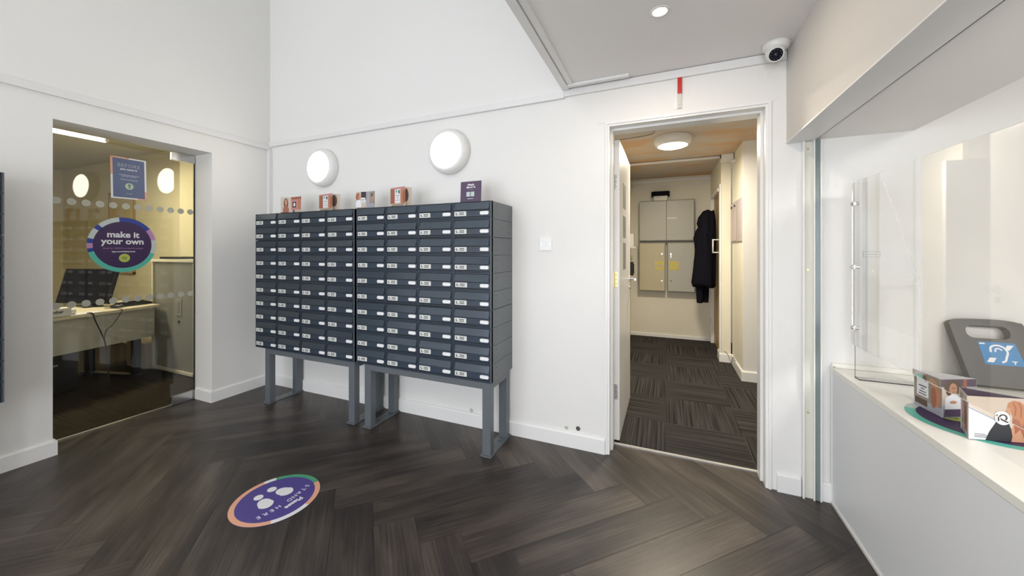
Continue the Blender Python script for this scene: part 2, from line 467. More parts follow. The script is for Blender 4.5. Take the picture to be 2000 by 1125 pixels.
# skirtings
def skirt(name, a, b):
    """profiled board between two floor points on a wall, a->b with the room on the right-hand side"""
    a = Vector((*a, 0)); b = Vector((*b, 0)); d = (b-a).normalized(); n = Vector((d.y, -d.x, 0))
    prof = [(0, 0), (0.016, 0), (0.016, 0.088), (0.012, 0.096), (0.006, 0.100), (0, 0.100)]
    bm = bm_new()
    ra = [bm.verts.new(a + n*p + Vector((0, 0, z))) for p, z in prof]
    rb = [bm.verts.new(b + n*p + Vector((0, 0, z))) for p, z in prof]
    for i in range(len(prof)):
        j = (i+1) % len(prof); bm.faces.new((ra[i], ra[j], rb[j], rb[i]))
    bm.faces.new(ra); bm.faces.new(rb[::-1])
    return struct(obj(name, bm, GLOSSW))
skirt('baseboard_left', (XL, YF), (XL, OY0))
skirt('baseboard_left', (XL+0.016, OY0), (XL-0.20, OY0))
skirt('baseboard_left', (XL-0.22, OY1), (XL+0.016, OY1))
skirt('baseboard_left', (XL, OY1), (XL, YB))
skirt('baseboard_back', (XL, YB), (DX0-0.005, YB))
skirt('baseboard_back', (0.556, YB), (0.660, YB))
skirt('baseboard_back', (0.746, YB), (1.6, YB))

# trunking
def tr(n, a, b, label=None, m=PVC): return sbox('trim_%d' % n, a, b, m, label, 0.003)
tr(2, (XL, YF, 2.285), (XL+0.022, YB, 2.335), 'white plastic cable trunking along the left wall')
tr(3, (XL, YB-0.022, 2.316), (-0.62, YB, 2.358), 'white plastic cable trunking along the back wall above the letterboxes')
tr(4, (-0.62, YB-0.020, 2.325), (0.598, YB, 2.372), 'white trunking under the low ceiling')
tr(5, (XL, YB-0.034, 0.10), (XL+0.034, YB, 2.286), 'vertical white pipe boxing in the left corner')
tr(6, (-0.628, YF, ZC-0.014), (-0.585, YB-0.022, ZC), 'white edge trim along the void edge of the low ceiling')
tr(7, (-0.580, YF, ZC-0.009), (-0.545, YB-0.06, ZC), 'thin trunking beside the ceiling edge')
tr(8, (-0.585, YB-0.085, ZC-0.016), (-0.205, YB-0.050, ZC), 'short length of trunking on the low ceiling')

# ------------------------------------------------------------------ door set
def door_frame():
    bm = bm_new()
    e = 0.022
    # lining
    add_box(bm, (DX0, YB-0.002, 0), (DX0+e, YBo, DZ-e)); add_box(bm, (DX1-e, YB-0.002, 0), (DX1, YBo, DZ-e)); add_box(bm, (DX0, YB-0.002, DZ-e), (DX1, YBo, DZ))
    # stops
    s = 0.012
    add_box(bm, (DX0+e, YB+0.06, 0), (DX0+e+s, YB+0.135, DZ-e-s)); add_box(bm, (DX1-e-s, YB+0.06, 0), (DX1-e, YB+0.135, DZ-e-s)); add_box(bm, (DX0+e, YB+0.06, DZ-e-s), (DX1-e, YB+0.135, DZ-e))
    # beads round the outside
    add_box(bm, (DX0-0.004, YB-0.009, 0), (DX0+0.008, YB-0.0021, DZ-0.009)); add_box(bm, (DX1-0.008, YB-0.009, 0), (DX1+0.004, YB-0.0021, DZ-0.009)); add_box(bm, (DX0-0.004, YB-0.009, DZ-0.009), (DX1+0.004, YB-0.0021, DZ+0.003))
    struct(obj('trim_9', bm, GLOSSW), 'white painted door frame of the corridor doorway')
    bm = bm_new(); add_box(bm, (DX0-0.05, YB-0.003, DZ+0.004), (DX1+0.03, YB, DZ+0.075)); struct(obj('trim_10', bm, PAINT))
    sbox('trim_11', (DX0+e, YB+0.142, 0.0), (DX1-e, YB+0.160, 0.006), ALU, 'bright metal threshold strip in the doorway')
door_frame()
sbox('trim_12', (-3.852, OY0, 0.0), (-3.836, OY1, 0.004), ALU, 'metal floor strip under the glass door')

def corridor_door():
    hx, hy = DX0+0.024, YB+0.140
    r = bpy.data.objects.new('door_1', None); COL.objects.link(r); struct(r, 'white door leaf standing open into the corridor')
    r.location = (hx, hy, 0); r.rotation_euler = (0, 0, R(90.5))
    # local: leaf runs along +x, thickness along -y (towards corridor centre is -y after rotation)
    box('door_leaf', (0.035, -0.046, 0.008), (0.835, 0.0, 2.035), GLOSSW, r, 0.002)
    return r
# door leaf: hinge side faces the lobby
r = bpy.data.objects.new('door_1', None); COL.objects.link(r); struct(r, 'white door leaf standing open into the corridor')
r.location = (DX0+0.022, 2.565, 0)
box('door_leaf', (0.002, 0.0, 0.012), (0.042, 0.80, 2.055), GLOSSW, r, 0.002)
for z, mm, h in ((1.72, CHROME, 0.10), (1.055, BRASS, 0.10), (0.29, CHROME, 0.10)):
    bm = bm_new(); add_box(bm, (0.006, -0.003, z), (0.030, 0.0005, z+h), 0); add_cyl(bm, (0.001, -0.004, z), 0.005, h, 'Z', 10, 0)
    for q in (0.2, 0.5, 0.8): add_cyl(bm, (0.020, -0.0032, z+h*q), 0.003, 0.001, 'Y', 8, 1)
    obj('hinge', bm, [mm, GAP], r)
bm = bm_new(); add_cyl(bm, (0.042, 0.74, 1.06), 0.024, 0.008, 'X', 20); add_tube(bm, smooth_pts([(0.05, 0.74, 1.06), (0.085, 0.74, 1.06), (0.095, 0.73, 1.06), (0.096, 0.64, 1.06)]), 0.009, 10)
add_cyl(bm, (0.042, 0.74, 0.99), 0.02, 0.008, 'X', 20)
obj('door_handle', bm, CHROME, r)
# notices on the door leaf (seen edge-on)
NOTG = mat('notice_grey', (0.25, 0.26, 0.27), 0.5)
for z0, z1 in ((1.62, 1.80), (1.40, 1.56), (1.16, 1.36)):
    box('door_notice', (0.0425, 0.22, z0), (0.0440, 0.40, z1), NOTG, r)

# ------------------------------------------------------------------ corridor
sbox('wall_corridor_back', (-1.2, 5.95, 0), (1.8, 6.10, 2.5), CREAM)
sbox('wall_corridor_left', (-0.65, 4.0, 0), (-0.50, 5.95, 2.5), CREAM)
sbox('wall_corridor_left', (-1.25, YBo, 0), (-1.15, 4.0, 2.5), CREAM)
bm = bm_new(); add_box(bm, (0.60, 5.87, 0), (0.74, 5.95, 2.5)); add_box(bm, (0.60, 4.90, 0), (0.70, 5.10, 2.5)); add_box(bm, (0.60, 5.10, 2.06), (0.74, 5.87, 2.5))
struct(obj('wall_corridor_right', bm, CREAM))
sbox('wall_corridor_right', (0.715, 4.28, 0), (0.85, 4.90, 2.5), CREAM)
sbox('wall_corridor_right', (0.715, 4.262, 0), (1.8, 4.28, 2.5), mat('white_corridor_pier', (0.80, 0.79, 0.76), 0.6))
sbox('wall_corridor_right', (1.7, YBo, 0), (1.8, 4.28, 2.5), CREAM)
sbox('ceiling', (-1.2, YBo, 2.40), (1.8, 6.1, 2.5), STAINC, 'brown stained corridor ceiling')
skirt('baseboard_corridor', (-0.5, 5.95), (0.60, 5.95)).scale = (1, 1, 0.5)
skirt('baseboard_corridor', (0.60, 5.10), (0.60, 4.90))
skirt('baseboard_corridor', (0.58, 4.90), (0.715, 4.90))
skirt('baseboard_corridor', (0.715, 4.90), (0.715, 4.262))
skirt('baseboard_corridor', (0.70, 4.262), (1.7, 4.262))
tr(13, (-0.5, 5.925, 2.33), (0.60, 5.95, 2.37), None)
tr(14, (-0.5, 5.935, 2.27), (0.60, 5.95, 2.285), None)
# conduit on the ceiling with box
t = thing('conduit', 'white conduit crossing the stained corridor ceiling to a box on the pier', 'conduit', (0, 4.79, 2.38))
bm = bm_new(); add_tube(bm, [(-1.1, 0, 0), (0.585, 0, 0)], 0.016, 10); obj('pipe', bm, PVC, t)
bm = bm_new(); add_cyl(bm, (0.575, 0, 0), 0.020, 0.014, 'X', 12); obj('coupling', bm, BLACK, t)
box('junction_box', (0.585, -0.05, -0.045), (0.705, 0.09, 0.018), PVC, t, 0.003)
# bare cable stub on ceiling
bm = bm_new(); add_tube(bm, smooth_pts([(-0.70, 3.75, 2.396), (-0.35, 3.72, 2.394), (-0.13, 3.66, 2.392), (-0.09, 3.55, 2.385)]), 0.003, 6)
tag(obj('ceiling_cable', bm, mat('old_cable', (0.30, 0.22, 0.15), 0.6)), 'loose brown cable stub on the stained corridor ceiling left of the lamp', 'cable')

# wood door in the corridor right wall
r = bpy.data.objects.new('door_2', None); COL.objects.link(r); struct(r, 'oak veneered door at the far right of the corridor'); r.location = (0.60, 5.10, 0)
box('door_leaf', (0.03, 0.02, 0.01), (0.07, 0.75, 2.03), WOOD, r)
bm = bm_new(); add_box(bm, (-0.012, 0.745, 0), (0.03, 0.78, 2.06)); add_box(bm, (-0.012, -0.0, 2.03), (0.03, 0.78, 2.07)); obj('door_lining', bm, GLOSSW, r)
box('door_edge', (-0.015, -0.20, 0.10), (0.002, -0.165, 2.09), GLOSSW, r)
bm = bm_new()
for z in (1.28, 1.44): add_cyl(bm, (-0.05, 0.12, z), 0.008, 0.08, 'X', 10)
add_tube(bm, [(-0.05, 0.12, 1.272), (-0.05, 0.12, 1.448)], 0.009, 10)
obj('door_pull', bm, GLOSSW, r)
box('hinge', (-0.016, 0.755, 0.26), (-0.011, 0.775, 0.36), CHROME, r)
# far left leaf edge
r = bpy.data.objects.new('door_3', None); COL.objects.link(r); struct(r, 'edge of a second white door in the corridor'); r.location = (-1.12, 3.86, 0)
box('door_leaf', (0, 0, 0.01), (0.785, 0.04, 1.99), GLOSSW, r)

# grey meter cupboards
def cupboard(name, label, x0, x1, z0, z1, m, two):
    Y0, Y1 = 5.80, 5.95
    t = thing(name, label, 'cupboard', ((x0+x1)/2, Y0, z0), group='metal cupboards on the corridor end wall')
    cx = (x0+x1)/2
    box('cupboard_body', (x0-cx, 0.015, 0), (x1-cx, Y1-Y0, z1-z0), CABEDGE, t, 0.003)
    return t, cx, Y0
t, cx, y0 = cupboard('metal_cupboard', 'upper grey two-door metal cupboard on the corridor end wall', -0.36, 0.382, 1.445, 2.043, CABGREY, True)
box('cupboard_door', (-0.36-cx, 0, 0.012), (0.008-cx, 0.015, 0.588), CABGREY, t, 0.002)
d = box('cupboard_door', (0.014-cx, 0, 0.012), (0.372-cx, 0.015, 0.588), CABGREY, t, 0.002)
for (zz, w) in ((0.32, 0.14), (0.055, 0.09)):
    bm = bm_new(); add_box(bm, (0.02-cx, -0.002, zz), (0.02-cx+w, 0.0, zz+0.028), 0)
    for q in range(4): add_box(bm, (0.026-cx+q*w/4.2, -0.003, zz+0.006), (0.026-cx+q*w/4.2+w/7, -0.0015, zz+0.02), 1)
    obj('label_strip', bm, [mat('label_grey', (0.5, 0.5, 0.46), 0.5), WHITEP] if w > 0.1 else [CABEDGE, WHITEP], d)
YSTAIN = mat('yellow_warning_sticker', (0.60, 0.52, 0.12), 0.5, var=0.25, vscale=30)
for nm, lb, x0, x1, m, side in (('metal_cupboard', 'lower left beige metal cupboard with a yellow sticker by its lock', -0.372, 0.000, CABBEIGE, 1), ('metal_cupboard', 'lower right beige metal cupboard with a key in its lock', 0.022, 0.392, CABGREY, -1)):
    t, cx, y0 = cupboard(nm, lb, x0, x1, 0.70, 1.425, m, False)
    d = box('cupboard_door', (x0-cx+0.012, 0, 0.012), (x1-cx-0.012, 0.015, 0.71), m, t, 0.002)
    lx = (x1-cx-0.05) if side > 0 else (x0-cx+0.05)
    bm = bm_new(); add_cyl(bm, (lx, -0.008, 0.555), 0.011, 0.01, 'Y', 16); obj('lock', bm, CHROME, d)
    bm = bm_new(); add_cyl(bm, (lx, -0.006, 0.16), 0.009, 0.008, 'Y', 16); obj('lock', bm, BLACK if side < 0 else CHROME, d)
    sxx = (lx-0.09, lx+0.03) if side > 0 else (lx-0.02, lx+0.10)
    bm = bm_new(); add_box(bm, (sxx[0], -0.002, 0.32), (sxx[1], 0.0, 0.45), 0)
    if side > 0: add_box(bm, (sxx[0]+0.015, -0.003, 0.36), (sxx[1]-0.015, -0.001, 0.40), 1)
    obj('warning_sticker', bm, [YSTAIN, CABBEIGE], d)
    if side < 0:
        bm = bm_new(); add_box(bm, (lx-0.004, -0.02, 0.50), (lx+0.004, -0.014, 0.55)); obj('key', bm, CHROME, d)

# box on the cupboard
t = thing('storage_box', 'clear plastic box with a black cloth lid on top of the grey cupboard', 'box', (-0.07, 5.86, 2.043))
bm = bm_new(); add_prism(bm, rrect(-0.10, -0.055, 0.10, 0.055, 0.012), 0, 0.07); obj('box_body', bm, mat('cloudy_plastic', (0.45, 0.43, 0.36), 0.3), t)
bm = bm_new(); add_prism(bm, rrect(-0.125, -0.07, 0.125, 0.07, 0.02), 0.068, 0.135)
bmesh.ops.bevel(bm, geom=bm.edges[:], offset=0.008, segments=2, affect='EDGES'); obj('cloth_lid', bm, NAVYCLOTH, t)

# things on corridor left wall
t = thing('soap_dispenser', 'white dispenser on the corridor wall beside the open door edge', 'dispenser', (-0.50, 5.62, 1.34))
bm = bm_new(); add_prism(bm, rrect(0, -0.05, 0.075, 0.05, 0.015), 0.02, 0.21); obj('dispenser_body', bm, WHITEP, t)
bm = bm_new(); add_prism(bm, rrect(0.01, -0.04, 0.10, 0.04, 0.012), 0, 0.022); obj('dispenser_tray', bm, WHITEP, t)
t = thing('wall_telephone', 'small black wall unit below the white dispenser in the corridor', 'wall unit', (-0.50, 5.62, 0.94))
bm = bm_new(); add_prism(bm, rrect(0, -0.04, 0.065, 0.04, 0.012), 0, 0.20); obj('unit_body', bm, BLACK, t)
bm = bm_new(); add_prism(bm, rrect(0.06, -0.025, 0.075, 0.025, 0.007), 0.03, 0.17); obj('unit_cover', bm, BLACK, t)

# coat hanging on the wood door
def coat():
    t = thing('coat', 'long black hooded coat hanging over the oak door in the corridor', 'coat', (0.585, 5.36, 0.62))
    secs = [(1.20, 0.47, 0.575, 0.03), (1.19, 0.44, 0.58, 0.05), (1.13, 0.40, 0.59, 0.085), (1.05, 0.385, 0.595, 0.10), (1.0, 0.40, 0.595, 0.11),
            (0.95, 0.37, 0.595, 0.13), (0.86, 0.345, 0.595, 0.14), (0.80, 0.355, 0.595, 0.145), (0.70, 0.36, 0.595, 0.15),
            (0.55, 0.34, 0.595, 0.15), (0.40, 0.325, 0.595, 0.16), (0.27, 0.315, 0.595, 0.165), (0.22, 0.33, 0.595, 0.16)]
    bm = bm_new(); rings = []; n = 40
    for z, x0, x1, dy in secs:
        ring = []
        for k in range(n):
            a = 2*math.pi*k/n
            w = 1 + 0.07*math.sin(5*a + z*4) + 0.05*math.sin(9*a - z*3)
            x = (x0+x1)/2 + (x1-x0)/2*math.cos(a)*w - 0.585; x = min(x, 0.012)
            y = dy*math.sin(a)*w
            ring.append(bm.verts.new((x, y, z + 0.015*math.sin(3*a+1))))
        rings.append(ring)
    for a, b in zip(rings, rings[1:]):
        for k in range(n): bm.faces.new((a[k], a[(k+1) % n], b[(k+1) % n], b[k]))
    bm.faces.new(rings[0]); bm.faces.new(rings[-1][::-1])
    o = obj('coat_body', bm, NAVYCLOTH, t, smooth=True)
    for (cx, cy, z1, rad) in ((-0.175, -0.03, 0.45, 0.042), (-0.10, 0.05, 0.45, 0.040)):
        bm = bm_new()
        prof = [(0.001, 0.0), (rad*0.8, 0.002), (rad*0.85, 0.01), (rad, 0.12), (rad*1.15, z1-0.1), (rad*0.9, z1), (0.001, z1+0.02)]
        add_lathe(bm, prof, 16, Matrix.Translation((cx, cy, 0.0)))
        obj('coat_sleeve', bm, NAVYCLOTH, t)
coat()

# notice board
t = thing('notice_board', 'pale lilac notice board with pinned papers on the corridor right wall', 'notice board', (0.715, 4.60, 1.40))
box('board', (-0.014, -0.30, 0.0), (0, 0.28, 0.44), mat('lilac_board', (0.42, 0.37, 0.36), 0.6), t, 0.002)
for i, (y0, y1) in enumerate(((-0.02, 0.26),)):
    bm = bm_new(); add_hexa(bm, [(-0.022, y0, 0.01), (-0.016, y0, 0.01), (-0.016, y1, 0.01), (-0.022, y1, 0.01), (-0.018, y0, 0.43), (-0.015, y0, 0.43), (-0.015, y1, 0.43), (-0.018, y1, 0.43)])
    obj('pinned_paper', bm, mat('lilac_paper', (0.50, 0.44, 0.43), 0.7), t)
for y in (0.0, 0.20):
    bm = bm_new(); add_cyl(bm, (-0.03, y, 0.39), 0.012, 0.014, 'X', 12); obj('magnet', bm, BLACK, t)
t = thing('wall_sensor', 'tiny white sensor high on the corridor right wall above the notice board', 'sensor', (0.715, 4.68, 2.30))
bm = bm_new(); add_cyl(bm, (-0.03, 0, 0), 0.022, 0.03, 'X', 16); add_cyl(bm, (-0.045, 0, 0), 0.014, 0.016, 'X', 16); obj('sensor_body', bm, PVC, t)
bm = bm_new(); add_tube(bm, smooth_pts([(0.60, 4.92, 0.13), (0.66, 4.88, 0.11), (0.69, 4.80, 0.03), (0.70, 4.76, 0.10), (0.697, 4.60, 0.105)]), 0.005, 6)
tag(obj('loose_cable', bm, mat('grey_cable', (0.35, 0.32, 0.27), 0.5)), 'loose grey cable curling over the corridor skirting below the notice board', 'cable')

# round lamp builder (local z = outward)
def bulkhead_lamp(label, loc, rot, r, depth, em, group=None, watt=0, tint=(1, 1, 1)):
    t = thing('bulkhead_lamp', label, 'lamp', loc, rot, group)
    bm = bm_new(); add_lathe(bm, [(0.0, 0.0), (r*0.98, 0.0), (r, 0.006), (r, depth*0.45), (r*0.97, depth*0.72), (r*0.88, depth*0.93), (r*0.80, depth), (r*0.78, depth*0.985)], 64)
    obj('lamp_housing', bm, mat('lamp_housing_white', (0.84, 0.83, 0.81), 0.3), t)
    bm = bm_new(); add_lathe(bm, [(r*0.785, depth*0.985), (r*0.70, depth*1.06), (r*0.45, depth*1.14), (r*0.2, depth*1.17), (0.0, depth*1.175)], 64)
    obj('lamp_diffuser', bm, em, t)
    if watt:
        l = bpy.data.lights.new('lamp_light', 'AREA'); l.shape = 'DISK'; l.size = r*1.5; l.energy = watt; l.color = tint
        lo = bpy.data.objects.new('lamp_light', l); COL.objects.link(lo); lo.parent = t
        lo.location = (0, 0, depth*1.3); lo.rotation_euler = (R(180), 0, 0)
    return t
bulkhead_lamp('round white wall lamp on the left, above the orange leaflets near the corner', (-2.842, YB, 2.046), WALL_N, 0.170, 0.075, WARMLAMP, 'round wall lamps')
bulkhead_lamp('round white wall lamp on the right, above the dark card', (-1.512, YB, 2.050), WALL_N, 0.170, 0.075, WARMLAMP, 'round wall lamps')
bulkhead_lamp('round white lamp glowing on the stained corridor ceiling', (0.062, 3.86, 2.40), (R(180), 0, 0), 0.168, 0.085, CORRLAMP, watt=38, tint=(1.0, 0.89, 0.72))

# downlight
t = thing('downlight', 'small glowing round downlight in the low ceiling', 'downlight', (-0.024, 1.765, ZC), (R(180), 0, 0))
bm = bm_new(); add_lathe(bm, [(0.030, 0.001), (0.032, 0.004), (0.040, 0.004), (0.043, 0.0)], 40); obj('downlight_bezel', bm, DOMEW, t)
bm = bm_new(); add_lathe(bm, [(0.0, 0.002), (0.030, 0.002)], 40); obj('downlight_lens', bm, SPOT, t)
def spot_light(t, w):
    l = bpy.data.lights.new('downlight_light', 'AREA'); l.shape = 'DISK'; l.size = .07; l.energy = w; l.color = (1.0, 0.86, 0.68)
    lo = bpy.data.objects.new('downlight_light', l); COL.objects.link(lo); lo.parent = t
    lo.location = (0, 0, .006); lo.rotation_euler = (R(180), 0, 0)
t2 = copy_tree(t); t2.location = (-0.024, -0.40, ZC); t2['label'] = 'added downlight behind the viewpoint for warm fill on the bulkhead'  # unseen copy added to warm the bulkhead
spot_light(t, 5); spot_light(t2, 5)

# CCTV dome camera
t = thing('security_camera', 'white dome security camera in the ceiling corner above the bulkhead', 'camera', (0.527, 2.275, ZC))
bm = bm_new(); add_lathe(bm, [(0.0, 0.0), (0.060, 0.0), (0.060, -0.010), (0.056, -0.024), (0.048, -0.034), (0.0, -0.036)], 40); add_cyl(bm, (-0.02, -0.0515, -0.016), 0.003, 0.012, 'Y', 8, 1); obj('camera_base', bm, [DOMEW, GAP], t)
bm = bm_new(); bmesh.ops.create_uvsphere(bm, u_segments=32, v_segments=20, radius=0.043, matrix=Matrix.Translation((-0.006, -0.012, -0.054)))
obj('camera_ball', bm, DOMEW, t, smooth=True)
aim = (Vector((0, 0, 1.3)) - Vector((0.527, 2.275, ZC-0.05))).normalized()
aim = (aim + Vector((0.10, 0, -0.18))).normalized()
q = aim.to_track_quat('Z', 'Y').to_matrix().to_4x4()
Mx = Matrix.Translation(Vector((-0.006, -0.012, -0.054)) + aim*0.021) @ q
bm = bm_new(); add_lathe(bm, [(0.0, 0.0), (0.036, 0.0), (0.036, 0.020), (0.033, 0.024), (0.030, 0.022)], 36, Mx); obj('lens_bezel', bm, DOMEW, t)
bm = bm_new(); add_lathe(bm, [(0.0, 0.0225), (0.0305, 0.0215)], 36, Mx)
obj('lens', bm, SCREEN, t)
bm = bm_new()
for k in range(10):
    a = 2*math.pi*k/10
    p = Mx @ Vector((0.022*math.cos(a), 0.022*math.sin(a), 0.0232)); bmesh.ops.create_uvsphere(bm, u_segments=8, v_segments=6, radius=0.0032, matrix=Matrix.Translation(p))
p = Mx @ Vector((0, 0, 0.022)); bmesh.ops.create_uvsphere(bm, u_segments=16, v_segments=10, radius=0.009, matrix=Matrix.Translation(p))
obj('infrared_ring', bm, mat('dark_lens_glass', (0.03, 0.03, 0.05), 0.08), t)

# bracket with red tape above the doorway
t = thing('door_bracket', 'slim white bracket wrapped in red tape above the doorway', 'bracket', (0.064, YB, 2.145))
box('bracket_plate', (-0.022, -0.005, 0.0), (0.0, 0, 0.185), PVC, t)
bm = bm_new(); add_box(bm, (0.0, -0.014, 0.0), (0.024, 0, 0.19)); add_cyl(bm, (0.012, -0.017, 0.022), 0.004, 0.003, 'Y', 8); obj('bracket_bar', bm, mat('pale_metal', (0.62, 0.60, 0.56), 0.35), t)
box('red_tape', (0.001, -0.017, 0.085), (0.025, -0.001, 0.192), RED, t, 0.001)

# wall plate
t = thing('wall_plate', 'white fused outlet plate on the back wall right of the letterboxes', 'wall plate', (-0.753, YB, 1.347), WALL_N)
bm = bm_new(); add_prism(bm, rrect(-0.043, -0.043, 0.043, 0.043, 0.004), 0, 0.009); bmesh.ops.bevel(bm, geom=[e for e in bm.edges if all(v.co.z > 0.008 for v in e.verts)], offset=0.002, segments=2, affect='EDGES'); obj('plate', bm, WHITEP, t)
bm = bm_new(); add_box(bm, (-0.009, -0.012, 0.009), (0.009, 0.012, 0.0115), 0, 0.001); obj('fuse_holder', bm, WHITEP, t)
for x in (-0.030, 0.030):
    bm = bm_new(); add_cyl(bm, (x, 0, 0.0085), 0.0035, 0.0015, 'Z', 12); obj('screw', bm, CHROME, t)
# pipe holes / stubs by the skirting
for x, z, lb, rr in ((-0.532, 0.128, 'dark pipe hole just above the skirting left of the doorway', 0.010), (-0.611, 0.118, 'small chipped filler patch above the skirting left of the dark pipe hole', 0.008), (-1.332, 0.112, 'small filled hole above the skirting under the right letterbox bank', 0.010)):
    bm = bm_new(); add_lathe(bm, [(0.0, 0.001), (rr*0.7, 0.001), (rr, 0.003), (rr*1.35, 0.002), (rr*1.5, 0.0)], 20)
    tag(obj('wall_patch', bm, mat('grimy_hole' if x > -0.6 and x < -0.5 else 'filler_patch', (0.10, 0.09, 0.08) if x > -0.6 and x < -0.5 else (0.52, 0.50, 0.46), 0.8), None, (x, YB, z), WALL_N), lb, 'wall patch')

# ------------------------------------------------------------------ letterbox banks
def door_mesh_parts(cw):
    """meshes shared by every letterbox door; local frame: x right, z up from the cell's bottom-left, front at y=0"""
    H = 0.115
    a, b = 0.014, cw-0.014
    bm = bm_new()
    add_box(bm, (a, 0.004, 0.004), (b, 0.012, H-0.004), 1)  # recess backing coloured dark for the shadow lines around flap and lip
    add_box(bm, (a, -0.001, 0.0175), (b, 0.006, 0.057), 0, 0.0015)      # lower panel
    add_box(bm, (a, -0.004, 0.0062), (b, 0.006, 0.0125), 0, 0.001)       # lip
    add_box(bm, (a, 0.001, 0.0575), (b, 0.0055, 0.0625), 1)            # slot shadow gap
    door = bm
    bm = bm_new()
    z0, z1 = 0.0625, 0.1075
    add_hexa(bm, [(a+0.001, -0.009, z0), (b-0.001, -0.009, z0), (b-0.001, -0.006, z0), (a+0.001, -0.006, z0), (a+0.001, -0.001, z1), (b-0.001, -0.001, z1), (b-0.001, 0.004, z1), (a+0.001, 0.004, z1)])
    add_box(bm, (a+0.001, -0.0105, z0-0.002), (b-0.001, -0.0065, z0+0.002), 0)
    flap = bm
    bm = bm_new()
    lw = 0.088; lx = a+0.001
    add_prism(bm, rrect(lx, 0.023, lx+lw, 0.053, 0.003, 3), 0, 0.002, 0)
    for r_, (x0, x1, y0, y1) in enumerate(((0.010, 0.016, 0.030, 0.046), (0.016, 0.026, 0.030, 0.034), (0.036, 0.046, 0.030, 0.036), (0.048, 0.058, 0.030, 0.036), (0.060, 0.070, 0.030, 0.036), (0.036, 0.046, 0.040, 0.046), (0.048, 0.058, 0.040, 0.046), (0.060, 0.070, 0.040, 0.046))):
        add_box(bm, (lx+x0, y0, 0.0018), (lx+x1, y1, 0.0024), 1)
    bmesh.ops.transform(bm, matrix=Matrix.Translation((0, -0.0012, 0)) @ Matrix.Rotation(R(90), 4, 'X'), verts=bm.verts[:])
    lab = bm
    bm = bm_new()
    add_prism(bm, rrect(b-0.066, 0.027, b-0.004, 0.049, 0.0105, 6), 0, 0.004, 0)
    bmesh.ops.transform(bm, matrix=Matrix.Translation((0, -0.0012, 0)) @ Matrix.Rotation(R(90), 4, 'X'), verts=bm.verts[:])
    plate = bm
    return door, flap, lab, plate

